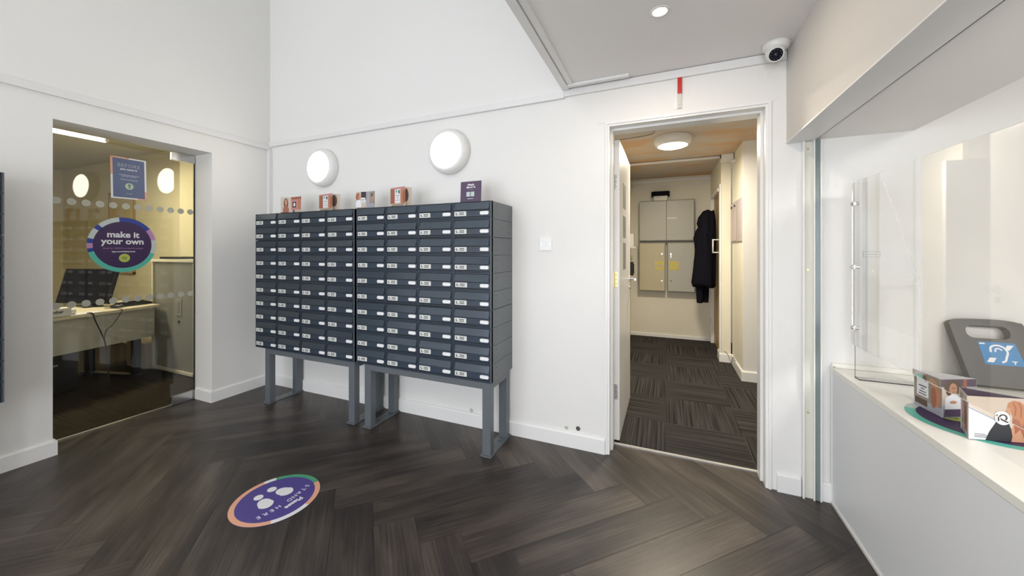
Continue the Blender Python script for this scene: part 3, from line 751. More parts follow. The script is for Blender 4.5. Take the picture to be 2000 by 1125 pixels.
def letterbox_bank(label, loc, rot, ncol, groups, cw, legs, depth=0.335, group='blue-grey letterbox banks', zbot=0.467):
    t = thing('letterbox_bank', label, 'letterbox bank', loc, rot, group)
    H = 0.115; nrow = sum(groups); Wd = ncol*cw
    # casing: one ring of thin shells per stacked unit, separate sheet per row on the sides
    top = zbot + nrow*H
    zt = top; row = 0
    for gi, g in enumerate(groups):
        bm = bm_new(); z1 = zt; z0 = zt - g*H
        for k in range(g):
            a0 = z1-(k+1)*H + (0.0022 if k == g-1 else 0.0009); a1 = z1-k*H - (0.0022 if k == 0 else 0.0009)
            for x0, x1 in ((0, 0.008), (Wd-0.008, Wd)): add_box(bm, (x0, 0.0, a0), (x1, depth, a1), 0, 0.001)
            for yy in (0.07, 0.27):
                for zz in (0.3, 0.75):
                    add_cyl(bm, (Wd-0.0002, yy, a0+(a1-a0)*zz), 0.0035, 0.0006, 'X', 10, 1)
        add_box(bm, (0.004, 0.012, z0+0.001), (Wd-0.004, depth-0.002, z0+0.006)); add_box(bm, (0.004, 0.012, z1-0.006), (Wd-0.004, depth-0.002, z1-0.001))
        add_box(bm, (0.004, depth-0.006, z0+0.001), (Wd-0.004, depth-0.001, z1-0.001))
        add_box(bm, (0.006, 0.02, z0), (Wd-0.006, 0.03, z1), 1)
        obj('bank_casing', bm, [STEEL_SHEEN, GAP], t)
        # face frame: posts and rails
        bm = bm_new()
        for c in range(ncol+1):
            w = 0.0125; x = c*cw; xa, xb = max(0.0, x-w), min(Wd, x+w)
            add_box(bm, (xa, 0.001, z0+0.002), (xb, 0.02, z1-0.002), 0)
            if 0 < c < ncol: add_box(bm, (x-0.0012, -0.0005, z0+0.002), (x+0.0012, 0.003, z1-0.002), 1)
            for xx in ([x-w+0.002] if c else []) + ([x+w-0.002] if c < ncol else []):
                add_box(bm, (xx-0.0016, -0.003, z0+0.002), (xx+0.0016, 0.002, z1-0.002), 0)
        for k in range(g+1):
            z = z0 + k*H
            add_box(bm, (0.002, -0.001, max(z-0.0032, z0+0.0022)), (Wd-0.002, 0.02, min(z+0.0032, z1-0.0022)), 0)
        obj('face_frame', bm, [STEEL, GAP], t)
        zt = z0
    # doors
    d, f, l, p = door_mesh_parts(cw)
    proto = None
    for rr_ in range(nrow):
        for c in range(ncol):
            pos = (c*cw, 0, top-(rr_+1)*H)
            if proto is None:
                dd = obj('letterbox_door', d, [STEEL, GAP], t); obj('slot_flap', f, FLAPM, dd); obj('number_label', l, [LABELP, INK], dd); obj('name_plate', p, WHITEP, dd)
                proto = dd
                dd.location = pos
            else:
                dd = copy_tree(proto, t); dd.location = pos
                for ch in dd.children:
                    if ch.name.startswith('slot_flap'): ch.rotation_euler = (random.uniform(-0.02, 0.02), 0, random.uniform(-0.004, 0.004))
                    if ch.name.startswith('number_label'): ch.location.x = random.uniform(-0.004, 0.003)
    # stand
    bm = bm_new(); x0, x1 = legs
    add_box(bm, (x0, 0.010, zbot-0.045), (x1, 0.060, zbot-0.001), 0, 0.002); add_box(bm, (x0, depth-0.07, zbot-0.045), (x1, depth-0.02, zbot-0.001), 0, 0.002)
    add_box(bm, (x0, 0.06, zbot-0.045), (x0+0.05, depth-0.07, zbot-0.001)); add_box(bm, (x1-0.05, 0.06, zbot-0.045), (x1, depth-0.07, zbot-0.001))
    obj('stand_rail', bm, STEEL_SHEEN, t)
    for xx in (x0, x1-0.058):
        for y0, y1 in ((0.010, 0.060), (depth-0.075, depth-0.025)):
            bm = bm_new(); add_box(bm, (xx, y0, 0.008), (xx+0.058, y1, zbot-0.045), 0, 0.002)
            obj('leg', bm, STEEL_SHEEN, t)
        bm = bm_new(); add_box(bm, (xx-0.010, -0.002, 0.0), (xx+0.068, depth-0.012, 0.008), 0, 0.001)
        for yy in (0.12, 0.20): add_cyl(bm, (xx+0.029, yy, 0.0078), 0.006, 0.0006, 'Z', 10, 1)
        obj('foot_bar', bm, [STEEL_SHEEN, GAP], t)
    return t
YFACE = 2.05
letterbox_bank('left blue-grey letterbox bank of four columns, beside the glass door', (-3.278, YFACE, 0), (0, 0, 0), 4, (2, 4, 4), 0.2845, (0.112, 1.128))
letterbox_bank('right blue-grey letterbox bank of four columns, with its side facing the doorway', (-2.118, YFACE, 0), (0, 0, 0), 4, (2, 4, 4), 0.2788, (0.068, 1.103))
letterbox_bank('blue-grey letterbox bank on the left wall, only its edge showing at the left', (-3.352, 0.764-0.569, 0), (0, 0, R(90)), 2, (3, 4, 4), 0.2845, (0.09, 0.48), depth=0.22, zbot=0.467)

# ------------------------------------------------------------------ leaflets and prints
def pm(name, c, rough=0.45): return mat(name, c, rough)
P_RUST = pm('print_rust', (0.36, 0.12, 0.07)); P_ORANGE = pm('print_orange', (0.50, 0.21, 0.10)); P_SKIN = pm('print_skin', (0.55, 0.28, 0.17))
P_WHITE = pm('print_white', (0.80, 0.80, 0.82)); P_GREY = pm('print_grey', (0.38, 0.38, 0.42)); P_BROWN = pm('print_brown', (0.10, 0.055, 0.035))
P_DARK = pm('print_dark', (0.03, 0.028, 0.035)); P_PINK = pm('print_pink', (0.55, 0.25, 0.24)); P_NAVY = pm('print_navy', (0.045, 0.02, 0.085))
P_PURPLE = pm('print_purple', (0.09, 0.055, 0.11)); P_TEAL = pm('print_teal', (0.10, 0.50, 0.40)); P_LIME = pm('print_lime', (0.45, 0.55, 0.09))
P_SALMON = pm('print_salmon', (0.78, 0.40, 0.26)); P_BLUE = pm('print_blue', (0.02, 0.05, 0.30)); P_LILAC = pm('print_lilac', (0.50, 0.26, 0.50))
P_VIOLET = pm('print_violet', (0.075, 0.055, 0.26)); P_GREEN = pm('print_green', (0.07, 0.33, 0.18)); P_MIST = pm('print_mist', (0.55, 0.62, 0.60)); P_SLATE = pm('print_slate', (0.10, 0.13, 0.25))
P_BEIGE = pm('print_beige', (0.60, 0.50, 0.42)); P_STONE = pm('print_stone', (0.30, 0.25, 0.20))
PRINTS = [P_RUST, P_ORANGE, P_SKIN, P_WHITE, P_GREY, P_BROWN, P_DARK, P_PINK, P_NAVY, P_PURPLE, P_TEAL, P_LIME, P_SALMON, P_BEIGE, P_STONE]
PI_ = {m.name[6:]: i for i, m in enumerate(PRINTS)}

def panel(name, parent, p0, p1, z0, z1, shapes, back='white'):
    """upright printed panel from p0 to p1 (xy), print on its right-hand side (facing the camera for a left-to-right panel).
    shapes: list of (color, outline in 0..1 x 0..1)"""
    p0 = Vector((*p0, 0)); p1 = Vector((*p1, 0)); w = (p1-p0).length; h = z1-z0
    ang = math.atan2(p1.y-p0.y, p1.x-p0.x)
    bm = bm_new()
    add_prism(bm, [(0, 0), (w, 0), (w, h), (0, h)], -0.0008, 0.0, PI_[back])
    z = 0.0
    for c, o in shapes:
        pts = [(x*w, y*h) for x, y in o]
        z += 0.00012
        f = bm.faces.new([bm.verts.new((x, y, z)) for x, y in pts]); f.material_index = PI_[c]
    me_o = obj(name, bm, PRINTS, parent, (p0.x, p0.y, z0), (R(90), 0, ang))
    return me_o
def rc(x0, y0, x1, y1): return [(x0, y0), (x1, y0), (x1, y1), (x0, y1)]
def el(cx, cy, rx, ry, n=20): return circ(cx, cy, rx, n, ry)

WELCOME = [('pink', rc(0, 0, 1, 1)), ('rust', rc(0, 0, .28, .93)), ('beige', rc(0, 0, 1, .18)), ('orange', el(.85, .48, .16, .42)), ('rust', el(.93, .5, .1, .35)), ('stone', rc(0.1, .05, .9, .14)),
           ('white', rc(.32, .2, .68, .9)), ('teal', el(.42, .80, .06, .08)), ('dark', el(.60, .76, .05, .10)), ('grey', rc(.38, .55, .62, .60)), ('grey', rc(.42, .44, .58, .48)), ('grey', rc(.38, .32, .62, .36))]
COUPLE = [('grey', rc(0, 0, 1, 1)), ('stone', rc(.45, .2, 1, .95)), ('skin', el(.66, .55, .09, .2)), ('brown', el(.66, .78, .09, .1)), ('skin', el(.86, .6, .07, .16)), ('grey', el(.7, .12, .3, .2))]
READER = [('beige', rc(0, 0, 1, 1)), ('brown', el(.5, .60, .22, .34)), ('skin', el(.5, .68, .12, .2)), ('rust', el(.5, .2, .3, .28)), ('dark', rc(0, 0, 1, .06))]
FIREPLACE = [('pink', rc(0, 0, 1, 1)), ('rust', rc(0, .85, 1, 1)), ('dark', rc(.15, .35, .5, .7)), ('white', el(.33, .53, .10, .12)), ('orange', el(.8, .55, .12, .35)), ('beige', rc(0, 0, 1, .2)), ('dark', rc(.2, 0, .35, .2))]
SOFA = [('beige', rc(0, 0, 1, 1)), ('rust', el(.2, .72, .25, .22)), ('skin', el(.35, .7, .12, .18)), ('dark', rc(.5, .55, 1, 1)), ('white', rc(.48, .38, .92, .66)), ('grey', rc(.52, .52, .88, .57)), ('grey', rc(.52, .43, .8, .47)), ('white', el(.25, .25, .3, .3)), ('stone', rc(0, 0, 1, .1))]

ZT = 1.617 + 0.0025
def card(label, cx, w, h, yc, pans, name='folded_leaflet', ang=0):
    t = thing(name, label, 'leaflet', (cx, yc, ZT), (0, 0, R(ang)), 'leaflets standing on the letterboxes')
    for (p0, p1, shapes) in pans: panel('leaflet_panel', t, p0, p1, 0, h, shapes)
    return t
yc = 2.13
card('open photo leaflet at the left end of the letterboxes, nearest the corner', -2.94, .24, .138, yc, [((-.125, .01), (-.085, -.03), READER), ((-.085, -.03), (-.005, .005), READER), ((-.005, .005), (.125, .0), FIREPLACE)])
card('orange photo leaflet with a white greeting square, second from the left on the letterboxes', -2.505, .20, .136, yc, [((-.10, .0), (.02, -.022), WELCOME), ((.02, -.022), (.10, .035), COUPLE[:2] + READER[:2])]).children[0].scale = (1.55, 1, 1)
card('brown and grey photo leaflet, middle one of those on the letterboxes', -2.10, .18, .132, yc, [((-.092, -.012), (-.005, .0), SOFA), ((-.005, .0), (.09, -.01), COUPLE)])
card('orange photo leaflet with a white greeting square, right of the middle above the right bank', -1.785, .17, .142, yc, [((-.085, .0), (.02, -.02), WELCOME), ((.02, -.02), (.085, .03), READER[:2])]).children[0].scale = (1.5, 1, 1)
# dark card
t = thing('instruction_card', 'dark purple printed card standing at the right end of the letterboxes', 'card', (-1.197, 2.13, ZT))
bm = bm_new(); add_hexa(bm, [(-.078, -.002, 0), (.078, -.002, 0), (.078, .001, 0), (-.078, .001, 0), (-.078, .006, .145), (.078, .006, .145), (.078, .009, .145), (-.078, .009, .145)])
obj('card_board', bm, P_PURPLE, t)
bm = bm_new(); add_box(bm, (-.06, .01, 0), (.06, .05, .004)); obj('card_foot', bm, P_PURPLE, t)
T = Matrix
tilt = math.atan2(.008, .145)
def on_card(z, y=0): return (0, -.0026 + z*.008/.145, z)
text_obj('card_lettering', 'What\'s', .017, P_WHITE, t, on_card(.121), (R(90)-tilt, 0, 0), .0009)
text_obj('card_lettering', 'this week', .017, P_WHITE, t, on_card(.105), (R(90)-tilt, 0, 0), .0009)
text_obj('card_lettering', 'at reception', .008, P_GREY, t, on_card(.089), (R(90)-tilt, 0, 0))
bm = bm_new()
for i in (0, 1):
    add_box(bm, (-.030+i*.032, -.0036, .042), (-.002+i*.032, -.0005, .074), 0, 0.003)
obj('card_icon', bm, P_MIST, t)
bm = bm_new(); add_box(bm, (-.022, -.0034, .026), (.022, -.001, .030)); obj('card_icon', bm, P_MIST, t)

# ------------------------------------------------------------------ floor sticker
t = thing('floor_sticker', 'round purple floor sticker with footprints on the dark floor', 'sticker', (-1.885, 1.285, 0.0), (0, 0, 0))
def flat(name, outlines, m, parent, z, h=0.0004, **k):
    if name == 'sticker_ring' and len(outlines) > 1:
        for o in outlines: flat(name, [o], m, parent, z, h, **k)
        return None
    bm = bm_new()
    for o in outlines: add_prism(bm, o, z, z+h)
    return obj(name, bm, m, parent, **k)
flat('sticker_disc', [circ(0, 0, .203, 96)], P_VIOLET, t, 0.0002, 0.0008)
ZS = 0.0011
rs = lambda a0, a1: ring_sector(.178, .203, a0, a1)
flat('sticker_ring', [rs(163, 319), rs(9, 67)], P_SALMON, t, ZS)
flat('sticker_ring', [rs(67, 146)], P_GREEN, t, ZS)
flat('sticker_ring', [rs(146, 163), rs(-41, 9)], P_WHITE, t, ZS)
def foot(cx, cy, rot, mir):
    o = []
    sole = circ(0, 0.028, .026, 28, .040); heel = circ(0, -.040, .018, 20, .020)
    sole = [(x*(1 + .15*(y > .03)), y) for x, y in sole if y > -.014]; heel = [(x, y) for x, y in heel if y < -.022 or True]
    res = []
    for poly in (sole, heel):
        poly = [(x*1.2, y*1.15) for x, y in poly]
        res.append([(cx + mir*x*math.cos(rot) - y*math.sin(rot), cy + mir*x*math.sin(rot) + y*math.cos(rot)) for x, y in poly])
    return res
sub = bpy.data.objects.new  # local frame for print: x -> -Y, y -> +X
flat('footprint', foot(-.046, -.045, R(12), 1), P_WHITE, t, ZS, rot=(0, 0, R(-90)))
flat('footprint', foot(.044, -.045, R(-12), 1), P_WHITE, t, ZS, rot=(0, 0, R(-90)))
def arc_text(s, pts_fn, size, m, parent, name, bold=0.0, z=0.0012, base=(0, 0, R(-90))):
    """letters placed one by one on a smile arc"""
    holder = []
    n = len(s)
    for i, ch in enumerate(s):
        if ch == ' ': continue
        lx, ly, an = pts_fn(i/(n-1))
        # rotate local frame by base
        X = lx*math.cos(base[2]) - ly*math.sin(base[2]); Y = lx*math.sin(base[2]) + ly*math.cos(base[2])
        holder.append((ch, X, Y, an + base[2]))
    bm = bm_new()
    for ch, X, Y, an in holder:
        o = text_obj('tmp', ch, size, m, None, (0, 0, 0), bold=bold)
        me = o.data.copy(); bpy.data.objects.remove(o)
        me.transform(Matrix.Translation((X, Y, z)) @ Matrix.Rotation(an, 4, 'Z'))
        bm.from_mesh(me)
    return obj(name, bm, m, parent)
arc_text('STAND HERE', lambda f: (-.133 + .262*f, .058 + .018*math.sin(math.pi*f), R(14)*math.cos(math.pi*f)*1.0), .034, P_WHITE, t, 'sticker_lettering')
text_obj('sticker_lettering', 'Please', .036, P_WHITE, t, (.116, 0.012, 0.0012), (0, 0, R(-90)), .0012)

# ------------------------------------------------------------------ glass door (left opening)
GA = R(4.5)
g = bpy.data.objects.new('door_4', None); COL.objects.link(g); struct(g, 'frameless glass door to the office with a round sticker')
g.location = (-3.84, OY1-0.002, 0); g.rotation_euler = (0, 0, GA)
# local frame: y runs from the hinge side (0) to the free edge (negative), x outwards to the lobby
DW = 0.872
box('glass_pane', (-0.010, -DW, 0.010), (0.0, -0.006, 2.132), GLASS, g)
for z0, z1 in ((2.066, 2.134), (0.008, 0.075)):
    bm = bm_new(); add_box(bm, (-0.022, -0.172, z0), (0.012, -0.004, z1), 0, 0.002); obj('patch_hinge', bm, CHROME, g)
box('edge_seal', (-0.012, -0.006, 0.01), (0.003, 0.0, 2.132), BLACK, g)
bm = bm_new()
for zc in (1.640, 0.928):
    for i in range(12):
        s = 0.035 + 0.0712*i
        f = [( -s + x, y + zc) for x, y in circ(0, 0, .0235, 24)]
        lo = [bm.verts.new((0.0006, a, b)) for a, b in f]; hi = [bm.verts.new((0.0012, a, b)) for a, b in f]
        bm.faces.new(hi); bm.faces.new(lo[::-1])
        for k in range(24): bm.faces.new((lo[k], lo[(k+1) % 24], hi[(k+1) % 24], hi[k]))
obj('manifestation_dots', bm, FROST, g)

# stickers on the glass: own things, in a frame whose local x runs to the hinge, y up, z to the lobby
def glass_point(s, z, off): 
    return (-3.84 + s*math.sin(GA) + off*math.cos(GA), OY1-0.002 - s*math.cos(GA) + off*math.sin(GA), z)
def glass_thing(name, label, cat, s, z):
    return thing(name, label, cat, glass_point(s, z, 0.001), (R(90), 0, R(90)+GA))
t = glass_thing('window_sticker', 'round make it your own sticker on the glass office door', 'sticker', .475, 1.346)
RS = .2075; SX = .96
flat('sticker_disc', [circ(0, 0, RS*.845*SX, 96, RS*.845)], P_NAVY, t, .0012)
def rsx(a0, a1): return [(x*SX, y) for x, y in ring_sector(RS*.84, RS, a0, a1, 30)]
flat('sticker_ring', [rsx(196, 340)], P_TEAL, t, .0010)
flat('sticker_ring', [rsx(38, 98), rsx(135, 145), rsx(167, 177), rsx(188, 196)], P_BLUE, t, .0010)
flat('sticker_ring', [rsx(12, 38), rsx(177, 188)], P_LILAC, t, .0010)
flat('sticker_ring', [rsx(-20, 12), rsx(98, 135), rsx(145, 167)], P_MIST, t, .0010)
flat('sticker_backing', [circ(0, 0, RS*.999*SX, 96, RS*.999)], P_MIST, t, .0002)
text_obj('sticker_lettering', 'make it', .062, P_WHITE, t, (-.002, .075, .0018), bold=.0018)
text_obj('sticker_lettering', 'your own', .062, P_WHITE, t, (-.002, .024, .0018), bold=.0018)
text_obj('sticker_lettering', 'Book for 2020/21 on the iQ website', .0155, P_LILAC, t, (0, -.027, .0018))
text_obj('sticker_lettering', 'iqus.com/deiny-here', .0165, P_WHITE, t, (0, -.051, .0018), bold=.0004)
flat('sticker_logo', [circ(.004, -.100, .032, 40)], P_LIME, t, .0018)
text_obj('sticker_logo', 'iQ', .028, P_NAVY, t, (.004, -.100, .0024))

t = glass_thing('poster', 'blue printed poster with a pale border taped high on the glass door', 'poster', .444, 1.855)
t.rotation_euler = (R(90), R(-1.0), R(90)+GA)
flat('poster_sheet', [[(-.105, -.157), (.105, -.157), (.105, .157), (-.105, .157)]], P_WHITE, t, .0005)
flat('poster_border', [[(-.105, 0.02), (-.092, 0.02), (-.092, .157), (-.105, .157)], [(-.105, .147), (0, .147), (0, .157), (-.105, .157)], [(.093, -.157), (.105, -.157), (.105, -.09), (.093, -.09)], [(.05, -.157), (.105, -.157), (.105, -.147), (.05, -.147)]], P_SALMON, t, .0009)
flat('poster_print', [[(-.093, -.147), (.093, -.147), (.093, .147), (-.093, .147)]], P_SLATE, t, .0012)
text_obj('poster_lettering', 'BEFORE', .036, P_GREY, t, (0, .095, .0018), spacing=1.1)
text_obj('poster_lettering', 'you come in', .020, P_WHITE, t, (0, .068, .0018), bold=.0005)
text_obj('poster_lettering', 'please keep your distance and\nwash your hands often', .0095, P_WHITE, t, (0, .020, .0018))
text_obj('poster_lettering', 'thank you for helping to keep\neveryone in the building safe', .0085, P_MIST, t, (0, -.010, .0018))
flat('poster_emblem', [circ(0, -.060, .025, 32)], mat('print_pale_green', (0.45, 0.58, 0.38), 0.5), t, .0018)
flat('poster_emblem', [circ(0, -.052, .008, 16), circ(0, -.068, .006, 16)], P_SLATE, t, .0024)
text_obj('poster_lettering', 'stay alert', .010, P_MIST, t, (0, -.115, .0018))

# ------------------------------------------------------------------ office seen through the glass
OCZ = 2.60
sbox('wall_office', (-9.0, 2.62, 0), (XLi, 2.72, OCZ), OFFWALL)
sbox('wall_office', (-9.1, -1.3, 0), (-9.0, 2.72, OCZ), OFFWALL)
sbox('wall_office', (-9.0, -1.3, 0), (XLi, -1.2, OCZ), OFFWALL)
sbox('wall_office', (-5.35, 2.47, 0), (XLi, 2.62, OCZ), OFFWALL)
sbox('ceiling', (-9.0, -1.3, OCZ), (XLi, 2.72, OCZ+0.1), OFFCEIL)
t = thing('fluorescent_light', 'long glowing fluorescent batten on the office ceiling', 'light', (-5.42, 1.2, 2.47))
box('batten', (-.03, -.75, .02), (.03, .69, .13), mat('batten_white', (.8, .78, .7), .4), t, .004)
bm = bm_new(); add_cyl(bm, (0, -.73, 0), .022, 1.40, 'Y', 16); obj('tube', bm, TUBE, t)
bm = bm_new(); add_cyl(bm, (0, -.75, 0), .024, .03, 'Y', 16); add_cyl(bm, (0, .66, 0), .024, .03, 'Y', 16); obj('tube_cap', bm, PVC, t)
l = bpy.data.lights.new('tube_light', 'AREA'); l.shape = 'RECTANGLE'; l.size = .045; l.size_y = 1.4; l.energy = 50; l.color = (1.0, 0.90, 0.66)
lo = bpy.data.objects.new('tube_light', l); COL.objects.link(lo); lo.parent = t; lo.location = (0, -.03, -.03)

# tambour cabinet
def tambour():
    x0, x1, y0, y1, h = -5.20, -4.40, 2.15, 2.455, 1.21
    t = thing('tambour_cabinet', 'grey tambour-door office cabinet with cream frame behind the glass', 'cabinet', ((x0+x1)/2, y0, 0))
    w = (x1-x0)/2
    bm = bm_new(); fr = 0.022
    add_box(bm, (-w, 0, .02), (-w+fr, y1-y0, h)); add_box(bm, (w-fr, 0, .02), (w, y1-y0, h)); add_box(bm, (-w, 0, 0.02), (w, y1-y0, .05)); add_box(bm, (-w, y1-y0-.01, .05), (w, y1-y0, h-.03))
    obj('cabinet_body', bm, mat('cream_frame', (.78, .74, .60), .4), t)
    box('cabinet_top', (-w-.006, -.008, h-.028), (w+.006, y1-y0, h), mat('cream_frame', (.78, .74, .60), .4), t, .003)
    bm = bm_new(); add_box(bm, (-w+fr, .03, .05), (-w+fr+.025, .04, h-.03)); obj('cabinet_gap', bm, GAP, t)
    bm = bm_new(); n = 44; a = -w+fr+.025; st = (w-fr-a)/n
    for k in range(n):
        add_box(bm, (a+k*st+.001, .012, .05), (a+(k+1)*st-.001, .024, h-.03), 0, .002)
    add_box(bm, (a, .024, .05), (w-fr, .03, h-.03))
    d = obj('tambour_door', bm, mat('tambour_grey', (.30, .30, .27), .35), t)
    bm = bm_new(); add_box(bm, (.06, .004, .62), (.16, .014, .80), 0, .004); add_box(bm, (.09, .000, .66), (.13, .006, .77), 1, .003); obj('door_pull', bm, [mat('tambour_grey', (.3, .3, .27), .35), CABEDGE], d)
    bm = bm_new(); add_cyl(bm, (.11, .002, .56), .014, .012, 'Y', 16); obj('door_lock', bm, BLACK, d)
tambour()
bm = bm_new(); add_box(bm, (-5.16, 2.20, 1.211), (-4.86, 2.42, 1.235), 0, .004)
tag(obj('ring_binder', bm, BLACK), 'flat black folder lying on the tambour cabinet', 'folder')
t = thing('paper_stack', 'upright white printed papers on the right end of the tambour cabinet', 'papers', (-4.55, 2.30, 1.211))
bm = bm_new(); add_hexa(bm, [(-.09, -.02, 0), (.06, -.02, 0), (.06, .01, 0), (-.09, .01, 0), (-.06, .02, .21), (.06, .02, .21), (.06, .05, .21), (-.06, .05, .21)]); obj('paper_sheets', bm, P_BEIGE, t)
for k in range(5): box('text_line', (-.05, -.021+k*.0075, .03+k*.035), (.03, -.018+k*.0075, .036+k*.035), P_GREY, t)
t = thing('desk_fan', 'small grey ornament behind the papers on the tambour cabinet', 'ornament', (-4.50, 2.40, 1.211))
bm = bm_new(); add_lathe(bm, [(0, 0), (.05, 0), (.045, .02), (.015, .04), (.015, .24), (.05, .26), (.06, .31), (.04, .36), (0, .37)], 20); obj('ornament_body', bm, P_GREY, t)
t = thing('noticeboard_frame', 'oak framed yellow plan on the office wall behind the round sticker', 'picture', (-7.10, 2.62, .98))
bm = bm_new(); W2, H2 = .36, 1.16
for a, b in (((-W2, -.02, 0), (-W2+.03, 0, H2)), ((W2-.03, -.02, 0), (W2, 0, H2)), ((-W2, -.02, 0), (W2, 0, .03)), ((-W2, -.02, H2-.03), (W2, 0, H2))): add_box(bm, a, b, 0, .002)
obj('picture_frame', bm, mat('gold_oak', (.40, .25, .07), .4), t)
box('picture_sheet', (-W2+.03, -.008, .03), (W2-.03, -.002, H2-.03), mat('yellow_plan', (.62, .52, .26), .6), t)
bm = bm_new(); add_box(bm, (-4.47, 2.452, 1.42), (-4.445, 2.469, 2.02), 0, .002)
tag(obj('door_rail', bm, mat('dark_metal', (.05, .05, .05), .4)), 'thin dark upright strip on the office wall above the cabinet', 'rail')

# desk, rotated a little
dk = thing('office_desk', 'white office desk with grey modesty panel behind the glass', 'desk', (-4.79, 1.43, 0), (0, 0, R(14.5)))
# local y along the front edge, x negative = away
bm = bm_new(); add_prism(bm, [(0, -.75), (0, .715), (-.78, .92), (-.78, -.75)], .705, .73); obj('desk_top', bm, mat('desk_cream_top', (.74, .66, .47), .4), dk)
box('modesty_panel', (-.055, -.72, .40), (-.035, .69, .70), mat('desk_grey_panel', (.50, .49, .42), .45), dk)
for yy in (-.70, .55):
    bm = bm_new(); add_box(bm, (-.72, yy, .03), (-.66, yy+.05, .70)); add_box(bm, (-.14, yy, .03), (-.08, yy+.05, .70)); add_box(bm, (-.76, yy-.005, 0), (-.04, yy+.055, .03)); obj('desk_leg', bm, BLACK, dk)
def on_desk(x, y, z=.7305): 
    a = R(14.5); return (-4.79 + x*math.cos(a) - y*math.sin(a), 1.43 + x*math.sin(a) + y*math.cos(a), z)
# monitor
t = thing('monitor', 'wide black computer screen standing on the office desk', 'monitor', (-5.47, 1.71, .7305))
def slab(i, d0, d1):
    c = [Vector(p) for p in ((-.30, -.085, .035), (.285, .085, .035), (.315, .150, .385), (-.29, -.015, .385))]
    m = sum(c, Vector()) / 4; c = [m + (p - m) * i for p in c]; n = (c[1]-c[0]).cross(c[3]-c[0]).normalized()
    f = [p + n*d1 for p in c]; k = [p + n*d0 for p in c]
    bm = bm_new(); add_hexa(bm, [f[0], f[1], k[1], k[0], f[3], f[2], k[2], k[3]]); return bm
obj('monitor_panel', slab(1.0, -.03, 0), BLACK, t)
obj('monitor_screen', slab(.95, .0005, .0015), SCREEN, t)
bm = bm_new(); add_prism(bm, rrect(-.12, -.02, .14, .12, .02), 0, .012); add_box(bm, (-.02, .07, .012), (.03, .10, .16)); obj('monitor_stand', bm, BLACK, t)
t = thing('computer_mouse', 'black computer mouse on the office desk', 'mouse', (-5.085, 1.835, .7305), (0, 0, R(-60)))
bm = bm_new(); bmesh.ops.create_uvsphere(bm, u_segments=24, v_segments=14, radius=1, matrix=Matrix.Translation((0, 0, .010)) @ Matrix.Diagonal((.035, .062, .024, 1)))
bmesh.ops.bisect_plane(bm, geom=bm.verts[:]+bm.edges[:]+bm.faces[:], plane_co=(0, 0, 0), plane_no=(0, 0, -1), clear_outer=True)
obj('mouse_body', bm, BLACK, t, smooth=True)
bm = bm_new(); add_cyl(bm, (-.004, .035, .026), .008, .008, 'X', 14); obj('mouse_wheel', bm, P_GREY, t)
t = thing('keyboard', 'black keyboard lying on the office desk beside the cabinet', 'keyboard', (-5.16, 1.99, .7305), (0, 0, R(14)))
bm = bm_new(); add_hexa(bm, [(-.07, -.12, 0), (.06, -.12, 0), (.06, .13, 0), (-.07, .13, 0), (-.07, -.12, .034), (.06, -.12, .018), (.06, .13, .018), (-.07, .13, .034)]); obj('keyboard_body', bm, BLACK, t)
bm = bm_new()
for i in range(4):
    for j in range(15): add_box(bm, (-.062+i*.030, -.114+j*.0160, .018), (-.038+i*.030, -.101+j*.0160, .038-i*.0045))
obj('keys', bm, BLACK, t)
t = thing('label_printer', 'white box-shaped device with dark lettering on the near edge of the desk', 'device', on_desk(-.10, -.11), (0, 0, R(14.5)))
bm = bm_new(); add_box(bm, (-.10, -.16, 0), (.095, .13, .075), 0, .012); obj('device_body', bm, mat('device_white', (.82, .80, .78), .35), t)
bm = bm_new(); add_cyl(bm, (.03, .13, .03), .03, .05, 'Y', 18); obj('device_roller', bm, mat('device_white', (.82, .80, .78), .35), t)
text_obj('device_lettering', 'Brother', .034, P_DARK, t, (.0962, .02, .045), (R(90), 0, R(90)), .0008)
t = thing('paper_sheet', 'white sheet of paper lying on the office desk beside the white device', 'paper', on_desk(-.07, .13), (0, 0, R(10)))
bm = bm_new(); add_box(bm, (-.06, -.12, 0), (.065, .12, .003)); obj('sheet', bm, P_WHITE, t)
bm = bm_new(); add_tube(bm, smooth_pts([on_desk(-.02, .13, .736), on_desk(.009, .15, .730), on_desk(.009, .17, .66), on_desk(.009, .22, .52), on_desk(.009, .245, .42), on_desk(.009, .26, .25), on_desk(.02, .27, .02)]), .005, 6)
tag(obj('power_cable', bm, BLACK), 'thick black cable hanging down in front of the desk panel', 'cable')
bm = bm_new(); add_tube(bm, smooth_pts([on_desk(-.19, .37, .738), on_desk(.0, .375, .735), on_desk(.008, .36, .69), on_desk(.024, .29, .60), on_desk(.024, .24, .55), on_desk(.024, .225, .46)]), .003, 6)
tag(obj('mouse_cable', bm, BLACK), 'thin black mouse cable looping over the edge of the desk', 'cable')
t = thing('cardboard_box', 'pale cardboard box on the office floor under the desk', 'box', (-5.46, 2.27, 0), (0, 0, R(0)))
bm = bm_new(); add_box(bm, (-.19, -.15, 0), (.19, .15, .27), 0, .003); obj('box_body', bm, mat('pale_card', (.40, .33, .23), .7), t)
bm = bm_new(); add_box(bm, (-.195, -.155, .22), (.195, .155, .285), 0, .003); add_box(bm, (-.04, -.158, .245), (.04, -.153, .265), 1); obj('box_lid', bm, [mat('pale_card', (.40, .33, .23), .7), BLACK], t)
t = thing('desktop_computer', 'black computer tower standing in the dark under the office desk', 'computer', on_desk(-.45, .05, 0), (0, 0, R(14.5)))
bm = bm_new(); add_box(bm, (-.20, -.16, .01), (.20, .16, .36), 0, .006); obj('tower_case', bm, BLACK, t)
bm = bm_new(); add_box(bm, (.198, -.12, .26), (.204, .02, .275), 0); obj('drive_slot', bm, P_GREY, t)

